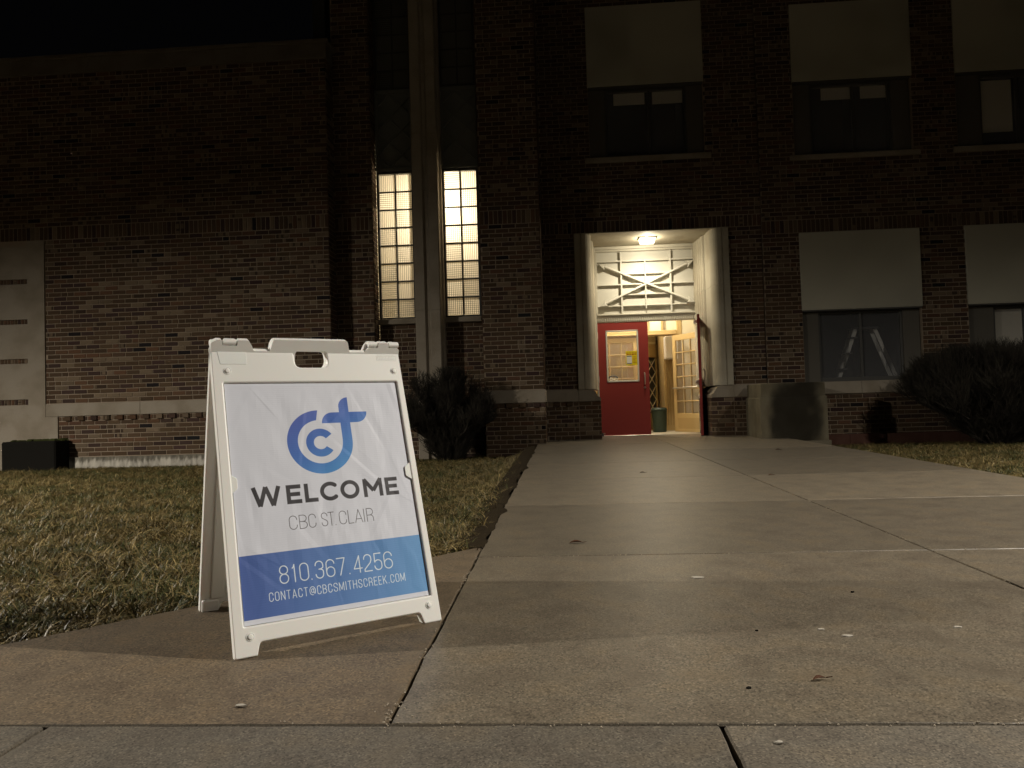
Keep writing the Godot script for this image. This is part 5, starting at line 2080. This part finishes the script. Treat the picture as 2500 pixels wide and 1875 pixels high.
# ---------------------------------------------------------------- small things
func build_small_things() -> void:
	# yellow notice with a white sheet, on the inside of the door glass
	var o := thing("notice", "yellow notice with a small white sheet on the red door's window", "notice", Vector3(1.322, 1.511, -13.868))
	var b := MB.new()
	b.box(Vector3(-0.106, -0.132, -0.001), Vector3(0.106, 0.132, 0.001))
	part("card", b, mats["notice_yellow"], o)
	b = MB.new()
	b.box(Vector3(-0.092, -0.108, 0.0016), Vector3(0.004, 0.050, 0.0026))
	part("sheet", b, mats["paper_white"], o)
	b = MB.new()
	for q in [[-0.088, 0.000, 0.030, 0.044], [-0.088, 0.000, -0.104, -0.092]]:
		b.box(Vector3(q[0], q[2], 0.0027), Vector3(q[1], q[3], 0.0031))
	part("sheet_print", b, mats["ink_dark"], o)
	b = MB.new()
	for k in 4:
		b.box(Vector3(-0.09 + k * 0.047, 0.062 + 0.004 * (k % 2), 0.0011), Vector3(-0.052 + k * 0.047, 0.082, 0.0016))
		b.box(Vector3(-0.096 + k * 0.05, 0.096, 0.0011), Vector3(-0.058 + k * 0.05, 0.104, 0.0016))
	for k in 5:
		b.box(Vector3(0.014, -0.085 + k * 0.026, 0.0011), Vector3(0.092 - 0.012 * (k % 3), -0.078 + k * 0.026, 0.0016))
	part("notice_print", b, mats["ink_red"], o)

	# looped cord on the push bar behind the glass
	o = thing("looped_cord", "black and white looped cord hanging at the red door's window", "cord", Vector3(0.985, 1.155, -13.93))
	b = MB.new()
	var pts := []
	var rad := []
	for k in 29:
		var a := TAU * k / 28.0
		pts.append(Vector3(0.072 * cos(a), -0.022 + 0.046 * sin(a) * cos(a), 0.010 * sin(a)))
		rad.append(0.010)
	b.tube(pts, rad, 8, Color.WHITE, false)
	part("white_loop", b, mats["cord_white"], o)
	b = MB.new()
	pts = []
	rad = []
	for k in 15:
		var a := PI * k / 14.0
		pts.append(Vector3(0.080 * cos(a) - 0.01, -0.005 + 0.044 * sin(a), 0.016))
		rad.append(0.013)
	b.tube(pts, rad, 8)
	part("black_loop", b, mats["rubber_black"], o)

	# hall furniture
	o = thing("waste_bin", "dark green waste bin standing in the lit hall", "bin", Vector3(1.955, 0.086, -15.15))
	b = MB.new()
	b.lathe([Vector2(0.0, 0.0), Vector2(0.125, 0.0), Vector2(0.135, 0.012), Vector2(0.152, 0.43), Vector2(0.152, 0.47), Vector2(0.140, 0.485), Vector2(0.128, 0.487), Vector2(0.120, 0.43), Vector2(0.11, 0.03), Vector2(0.0, 0.03)], 28)
	part("body", b, mats["bin_green"], o)
	b = MB.new()
	b.lathe([Vector2(0.153, 0.425), Vector2(0.160, 0.43), Vector2(0.160, 0.452), Vector2(0.153, 0.457)], 28)
	part("rim", b, mats["bin_green"], o)
	o = thing("white_wall_box", "white metal box fixed high on the hall pier", "cabinet", Vector3(2.29, 1.80, -15.56))
	b = MB.new()
	b.box(Vector3(-0.125, -0.235, -0.14), Vector3(0.125, 0.235, 0.14), 0.012)
	part("case", b, mats["white_enamel"], o)
	b = MB.new()
	b.box(Vector3(-0.105, -0.215, 0.1405), Vector3(0.105, 0.215, 0.150), 0.004)
	part("cover", b, mats["white_enamel"], o)
	o = thing("door_stop", "small dark door stop at the foot of the closed door's hinge", "door stop", Vector3(0.73, 0.09, -13.72))
	b = MB.new()
	b.lathe([Vector2(0.0, 0.0), Vector2(0.03, 0.0), Vector2(0.034, 0.012), Vector2(0.022, 0.035), Vector2(0.015, 0.06), Vector2(0.0, 0.064)], 14)
	part("body", b, mats["rubber_black"], o)
	b = MB.new()
	b.tube([Vector3(0, 0.045, 0), Vector3(0.05, 0.05, 0.02)], [0.010, 0.012], 8)
	part("arm", b, mats["bright_metal"], o)

	# the stepladder seen through the right-hand ground-floor window
	o = thing("stepladder", "white stepladder standing open behind the dark ground floor window", "ladder", Vector3(5.27, 0.0, -13.30))
	for q in [[-0.42, -0.16, -0.22], [-0.42, -0.16, 0.22], [0.43, 0.16, -0.22], [0.43, 0.16, 0.22]]:
		b = MB.new()
		b.bar(Vector3(q[0] * 1.3, 0.80, q[2] * 0.45), Vector3(q[1], 1.84, q[2] * 0.4), 0.060, 0.026, Vector3(0, 0, 1), 0.004)
		part("rail", b, mats["ladder_white"], o)
	for k in 3:
		b = MB.new()
		var at := Vector3(-0.16, 1.84, 0).lerp(Vector3(-0.42, 1.10, 0), 0.2 + k * 0.36)
		b.box(at + Vector3(-0.04, -0.012, -0.2), at + Vector3(0.04, 0.012, 0.2), 0.003)
		part("step", b, mats["dark_metal"], o)
	b = MB.new()
	b.bar(Vector3(0.21, 1.44, 0.14), Vector3(0.31, 1.18, 0.15), 0.05, 0.02, Vector3(0, 0, 1), 0.004)
	part("brace", b, mats["ladder_white"], o)
	b = MB.new()
	b.box(Vector3(-0.19, 1.84, -0.2), Vector3(0.19, 1.87, 0.2), 0.006)
	part("cap", b, mats["dark_metal"], o)

	# pale spots and dark crumbs on the concrete
	var spots := [[0.50, -2.90, 0.024, "large pale gum spot on the walk slab beside the board's shadow"], [0.735, -2.25, 0.010, "pale fleck in the tip of the board's shadow"], [1.125, -2.26, 0.011, "pale fleck far right on the nearest walk slab"], [0.79, -2.19, 0.013, "smeared pale fleck just below the shadow's end"], [-0.77, -1.72, 0.011, "pale scrape on the brown slab in front of the board"], [0.41, -1.53, 0.009, "pale pebble beside the pavement joint in front"]]
	for q in spots:
		o = tagged_blob(q[0], q[1], q[2], "gum_white", "gum_spot", "gum spot", q[3])
	for q in [[0.98, -2.66, 0.006, "small black crumb past the shadow's tip"], [0.55, -2.245, 0.004, "tiny black crumb on the lower edge of the shadow"], [0.42, -1.81, 0.006, "dark crumb in the middle of the nearest walk slab"]]:
		o = tagged_blob(q[0], q[1], q[2], "chip_dark", "dark_crumb", "crumb", q[3])
	for q in [[0.60, -1.86, 0.020, 0.3, "short broken twig on the nearest walk slab"], [0.05, -3.62, 0.035, 0.1, "dark twig across the walk just past the first joint"], [0.72, -6.9, 0.03, 0.2, "dark leaf curled on the middle of the walk"], [2.62, -9.3, 0.04, 0.0, "dark leaf on the right half of the walk near the lawn"], [1.75, -6.45, 0.03, 0.4, "dark leaf right of the walk's centre joint"]]:
		var t := thing("dead_leaf", q[4], "leaf", Vector3(q[0], walk_y(q[1]) + 0.003, q[1]), q[3])
		b = MB.new()
		var w: float = q[2]
		for s in [-1.0, 1.0]:
			for k in 5:
				var x0 := lerpf(-w, w, k / 5.0)
				var x1 := lerpf(-w, w, (k + 1) / 5.0)
				var d0: float = 0.42 * w * sin(PI * k / 5.0) * s
				var d1: float = 0.42 * w * sin(PI * (k + 1) / 5.0) * s
				var c0: float = 0.25 * w * sin(PI * k / 5.0)
				var c1: float = 0.25 * w * sin(PI * (k + 1) / 5.0)
				b.quad(Vector3(x0, c0 * 0.5, 0), Vector3(x1, c1 * 0.5, 0), Vector3(x1, c1 * 1.4, d1), Vector3(x0, c0 * 1.4, d0))
		part("blade", b, mats["dead_leaf"], t)
		b = MB.new()
		b.tube([Vector3(w * 0.9, 0.002, 0), Vector3(w * 1.4, 0.006, 0.01)], [0.0015, 0.001], 5)
		part("stalk", b, mats["dead_leaf"], t)


func tagged_blob(x: float, z: float, r: float, m: String, called: String, category: String, label: String) -> MeshInstance3D:
	var b := MB.new()
	var poly := PackedVector2Array()
	for k in 11:
		var a := TAU * k / 11.0
		var q := r * rng.randf_range(0.55, 1.1)
		poly.push_back(Vector2(cos(a) * q * 1.25, sin(a) * q * 0.7))
	b.prism(poly, -0.002, 0.0022 if m == "gum_white" else r * 0.6, 1, Color.WHITE, 0.001)
	var o := part(called, b, mats[m])
	o.position = Vector3(x, walk_y(z) + 0.001, z)
	tag(o, label, category)
	return o


# ---------------------------------------------------------------- shrubs
func build_shrubs() -> void:
	shrub(Vector3(-1.72, soil_y(-11.0), -11.22), 0.72, 1.36, 36, "bare clipped shrub against the wall between the board and the walk", 31)
	shrub(Vector3(6.56, soil_y(-11.8), -11.80), 1.26, 1.52, 52, "big dark bare shrub under the windows at right", 77)
	# dry stalks at the foot of the wall
	var o := thing("weed_tuft", "dry weeds standing at the foot of the wall left of the doorway", "weeds", Vector3(0.05, 0.03, -12.58))
	var b := MB.new()
	for k in 34:
		var a := rng.randf() * TAU
		var p := Vector3(rng.randf_range(-0.22, 0.22), 0, rng.randf_range(-0.04, 0.05))
		var d := Vector3(cos(a) * 0.06, rng.randf_range(0.04, 0.13), sin(a) * 0.04)
		b.tube([p, p + d * 0.6, p + d + Vector3(cos(a) * 0.03, -0.02, 0)], [0.0035, 0.0025, 0.0012], 4, Color(0.035, 0.028, 0.02))
	part("stems", b, mats["twig"], o)


func shrub(at: Vector3, half_w: float, h: float, stems: int, label: String, seed_: int) -> void:
	var r := RandomNumberGenerator.new()
	r.seed = seed_
	var o := thing("bare_shrub", label, "shrub", at)
	var fine := MB.new()
	for s in stems:
		var b := MB.new()
		var a := TAU * s / stems + r.randf_range(-0.25, 0.25)
		var e := asin(r.randf_range(-0.25, 1.0))
		var out := cos(e)
		var tip := Vector3(cos(a) * half_w * 0.95 * out, h * (0.45 + 0.48 * sin(e)), sin(a) * half_w * 0.66 * out)
		var foot := Vector3(cos(a) * 0.09, -0.06, sin(a) * 0.08)
		var pts := []
		var rad := []
		for k in 7:
			var t := k / 6.0
			var p := foot.lerp(tip, t)
			var bow := sin(t * PI) * 0.10
			p += Vector3(-cos(a) * bow * out, bow * 0.6, -sin(a) * bow * out) + Vector3(r.randf_range(-1, 1), r.randf_range(-0.5, 0.5), r.randf_range(-1, 1)) * 0.018
			pts.append(p)
			rad.append(lerpf(0.017, 0.0045, t))
		b.tube(pts, rad, 6, Color(0.050, 0.042, 0.032))
		part("stem", b, mats["twig"], o)
		for k in range(1, 7):
			for q in 9:
				var t := r.randf()
				var from: Vector3 = pts[k - 1].lerp(pts[k], t)
				grow(fine, r, from, (tip - foot).normalized(), half_w * 0.40, 0.0050, 0, half_w, h)
	part("twigs", fine, mats["twig"], o).set_meta("kind", "stuff")


func grow(b: MB, r: RandomNumberGenerator, from: Vector3, along: Vector3, length: float, rad: float, level: int, half_w: float, h: float) -> void:
	var d := (along + Vector3(r.randf_range(-1, 1), r.randf_range(-0.25, 0.9), r.randf_range(-1, 1)) * 0.75).normalized()
	var l := length * r.randf_range(0.6, 1.0)
	var mid := from + d * l * 0.5 + Vector3(r.randf_range(-1, 1), r.randf_range(-1, 1), r.randf_range(-1, 1)) * l * 0.06
	var tip := from + d * l + Vector3(0, l * 0.12, 0)
	# the shears keep the crown inside its round-shouldered box
	var q := Vector3(tip.x / half_w, (tip.y - h * 0.48) / (h * 0.52), tip.z / (half_w * 0.7))
	var over := pow(pow(absf(q.x), 2.4) + pow(absf(q.y), 2.4) + pow(absf(q.z), 2.4), 1.0 / 2.4)
	if over > 1.05 + r.randf() * 0.06:
		if level > 0 and over > 1.25:
			return
		tip = from.lerp(tip, 0.55)
		mid = from.lerp(mid, 0.6)
	var g := r.randf_range(0.75, 1.3)
	b.tube([from, mid, tip], [rad, rad * 0.75, rad * 0.5], 3, Color(0.030 * g, 0.026 * g, 0.020 * g), false)
	if level >= 2:
		return
	var n := 5
	for i in n:
		var t := r.randf_range(0.25, 1.0)
		var p := from.lerp(mid, t * 2.0) if t < 0.5 else mid.lerp(tip, t * 2.0 - 1.0)
		grow(b, r, p, d, length * 0.52, rad * 0.62, level + 1, half_w, h)


# ---------------------------------------------------------------- grass
func clump(r: RandomNumberGenerator, blades: int, straw: float, tall: float) -> ArrayMesh:
	var b := MB.new()
	for i in blades:
		var a := r.randf() * TAU
		var p := Vector3(r.randf_range(-0.045, 0.045), -0.01, r.randf_range(-0.045, 0.045))
		var len_ := tall * r.randf_range(0.5, 1.25)
		var w := r.randf_range(0.0017, 0.0034)
		var side := Vector3(-sin(a), 0, cos(a))
		var dir := Vector3(cos(a), 0, sin(a))
		var lean := r.randf_range(0.35, 1.25)
		var curl := r.randf_range(0.5, 2.2)
		var c: Color
		if r.randf() < straw:
			c = [Color(0.235, 0.172, 0.066), Color(0.170, 0.122, 0.042), Color(0.38, 0.29, 0.13), Color(0.090, 0.066, 0.024), Color(0.135, 0.102, 0.034)][r.randi_range(0, 4)]
		else:
			c = [Color(0.075, 0.080, 0.026), Color(0.105, 0.098, 0.036), Color(0.052, 0.056, 0.019)][r.randi_range(0, 2)]
		var k := r.randf_range(0.45, 1.2)
		c = Color(c.r * k, c.g * k, c.b * k)
		var pts := []
		var tilt := lean
		var at := p
		for s in 5:
			pts.append(at)
			at += (dir * sin(tilt) + Vector3.UP * cos(tilt)) * len_ / 4.0
			tilt += curl / 4.0
			at.y = maxf(at.y, 0.004 + 0.004 * i / blades)
		for s in 4:
			var w0 := w * (1.0 - 0.2 * s)
			var w1 := w * (1.0 - 0.2 * (s + 1)) if s < 3 else 0.0003
			b.quad(pts[s] + side * w0, pts[s] - side * w0, pts[s + 1] - side * w1, pts[s + 1] + side * w1, c)
	return b.mesh()


func lawn_edge(z: float) -> float:
	# x of the left lawn's right border at that depth
	if z < -3.50:
		return -0.46
	var pts := [Vector2(-2.45, -1.64), Vector2(-1.74, -2.19), Vector2(-1.32, -2.61), Vector2(-0.75, -3.22), Vector2(-0.46, -3.51)]
	for i in pts.size() - 1:
		if z <= pts[i].y and z >= pts[i + 1].y:
			return lerpf(pts[i].x, pts[i + 1].x, (z - pts[i].y) / (pts[i + 1].y - pts[i].y))
	return -99.0


func build_grass() -> void:
	var r := RandomNumberGenerator.new()
	r.seed = 90210
	var patch := FastNoiseLite.new()
	patch.seed = 6
	patch.frequency = 0.9
	patch.fractal_octaves = 3
	var bare := FastNoiseLite.new()
	bare.seed = 16
	bare.frequency = 1.7
	var kinds := []
	for k in 4:
		kinds.append(clump(r, 16, 0.88, 0.078))
	for k in 4:
		kinds.append(clump(r, 16, 0.28, 0.068))
	for k in 3:
		kinds.append(clump(r, 7, 1.0, 0.125))
	var lists := {}
	for side in ["left", "right"]:
		for k in 11:
			lists[[side, k]] = []
	# left lawn
	var n := 0
	while n < 60000:
		n += 1
		var z := -1.64 - 9.9 * pow(r.randf(), 1.25)
		var x := r.randf_range(-11.5, -0.3)
		if x < -1.5 + z * 1.05:
			continue
		if z < -11.38 and x < -3.5:
			continue
		var limit := lawn_edge(z) + 0.07 * bare.get_noise_2d(x * 2.0, z * 2.0) - 0.01
		if x > limit:
			continue
		if absf(x + 8.27) < 0.55 and z < -11.05:
			continue
		var near_walk := z < -3.5 and x > limit - 0.30
		if near_walk and bare.get_noise_2d(x * 2.0, z * 1.2) > -0.05 and r.randf() < 0.4:
			continue
		if z < -10.95 and r.randf() < 0.72 and x > -3.4:
			continue
		place_clump(lists, "left", r, patch, x, z)
	n = 0
	while n < 22000:
		n += 1
		var x := r.randf_range(3.38, 10.0)
		var z := r.randf_range(-12.45, -3.2)
		if x < 3.50 + 0.06 * bare.get_noise_2d(x * 2.0, z * 2.0) or x > 1.4 - z * 0.72:
			continue
		if x < 4.15 and z < -11.62:
			continue
		place_clump(lists, "right", r, patch, x, z)
	for side in ["left", "right"]:
		var o := Node3D.new()
		o.name = numbered(self, "grass")
		o.set_meta("kind", "stuff")
		o.set_meta("label", "dry straw coloured grass left of the walk, in front of the wing" if side == "left" else "sparse winter grass right of the walk, under the dark windows")
		add_child(o)
		for k in 11:
			var list: Array = lists[[side, k]]
			if list.is_empty():
				continue
			var mm := MultiMesh.new()
			mm.transform_format = MultiMesh.TRANSFORM_3D
			mm.mesh = kinds[k]
			mm.instance_count = list.size()
			for i in list.size():
				mm.set_instance_transform(i, list[i])
			var mi := MultiMeshInstance3D.new()
			mi.name = numbered(o, "grass_clumps")
			mi.multimesh = mm
			mi.material_override = mats["grass_blade"]
			mi.set_meta("kind", "stuff")
			o.add_child(mi, true)


func place_clump(lists: Dictionary, side: String, r: RandomNumberGenerator, patch: FastNoiseLite, x: float, z: float) -> void:
	var green := patch.get_noise_2d(x, z * 1.4) + r.randf_range(-0.20, 0.20)
	var kind := r.randi_range(0, 3) + (4 if green > 0.02 else 0)
	if r.randf() < 0.08:
		kind = 8 + r.randi_range(0, 2)
	var s := r.randf_range(0.65, 1.25)
	var b := Basis(Vector3.UP, r.randf() * TAU).scaled(Vector3(s, s * r.randf_range(0.75, 1.15), s))
	b = Basis.from_euler(Vector3(r.randf_range(-0.3, 0.3), 0, r.randf_range(-0.3, 0.3))) * b
	lists[[side, kind]].append(Transform3D(b, Vector3(x, soil_y(z) + 0.002 + (0.03 + walk_y(z)) * smoothstep(-0.85, -0.5, x) * (1.0 if z < -3.5 and x < 0.0 else 0.0), z)))


# ---------------------------------------------------------------- street lamps, outside the frame
func build_street_lamps() -> void:
	street_lamp(Vector3(-10.64, 0, -1.98), 4.93, 270.0, 84.0, Vector3(0.200, -0.980, 0.020), "tall lamp standing on the lawn far left of the board")
	street_lamp(Vector3(8.1, 0, -2.03), 7.08, 262.0, 89.5, Vector3(0.027, -0.950, 0.310), "lamp standing on the lawn right of the walk")


func street_lamp(at: Vector3, h: float, energy: float, half: float, aim: Vector3, label: String) -> void:
	var o := thing("street_lamp", label, "street lamp", Vector3(at.x, -0.05, at.z), 0.0, "lamps lighting the forecourt")
	var b := MB.new()
	b.lathe([Vector2(0.11, 0.0), Vector2(0.11, 0.04), Vector2(0.07, 0.10), Vector2(0.055, 0.5), Vector2(0.045, h + 0.16)], 16)
	part("pole", b, mats["pole_steel"], o)
	b = MB.new()
	b.lathe([Vector2(0.0, h + 0.20), Vector2(0.17, h + 0.14), Vector2(0.19, h + 0.10), Vector2(0.19, h + 0.085), Vector2(0.0, h + 0.085)], 20)
	part("hood", b, mats["pole_steel"], o)
	b = MB.new()
	b.lathe([Vector2(0.17, h + 0.080), Vector2(0.13, h + 0.03), Vector2(0.05, h + 0.004)], 20)
	part("lens", b, mats["lamp_lens"], o)
	var l := SpotLight3D.new()
	l.name = "lamp_light"
	l.light_color = Color(1.0, 0.968, 0.915)
	l.light_energy = energy
	l.light_size = 0.08
	l.spot_angle = half
	l.spot_angle_attenuation = 1.0
	l.spot_range = 60.0
	l.spot_attenuation = 2.0
	l.shadow_enabled = true
	l.basis = Basis.looking_at(aim, Vector3(0, 0, -1))
	l.position = Vector3(0.0, h - 0.03, -0.09)
	o.add_child(l)
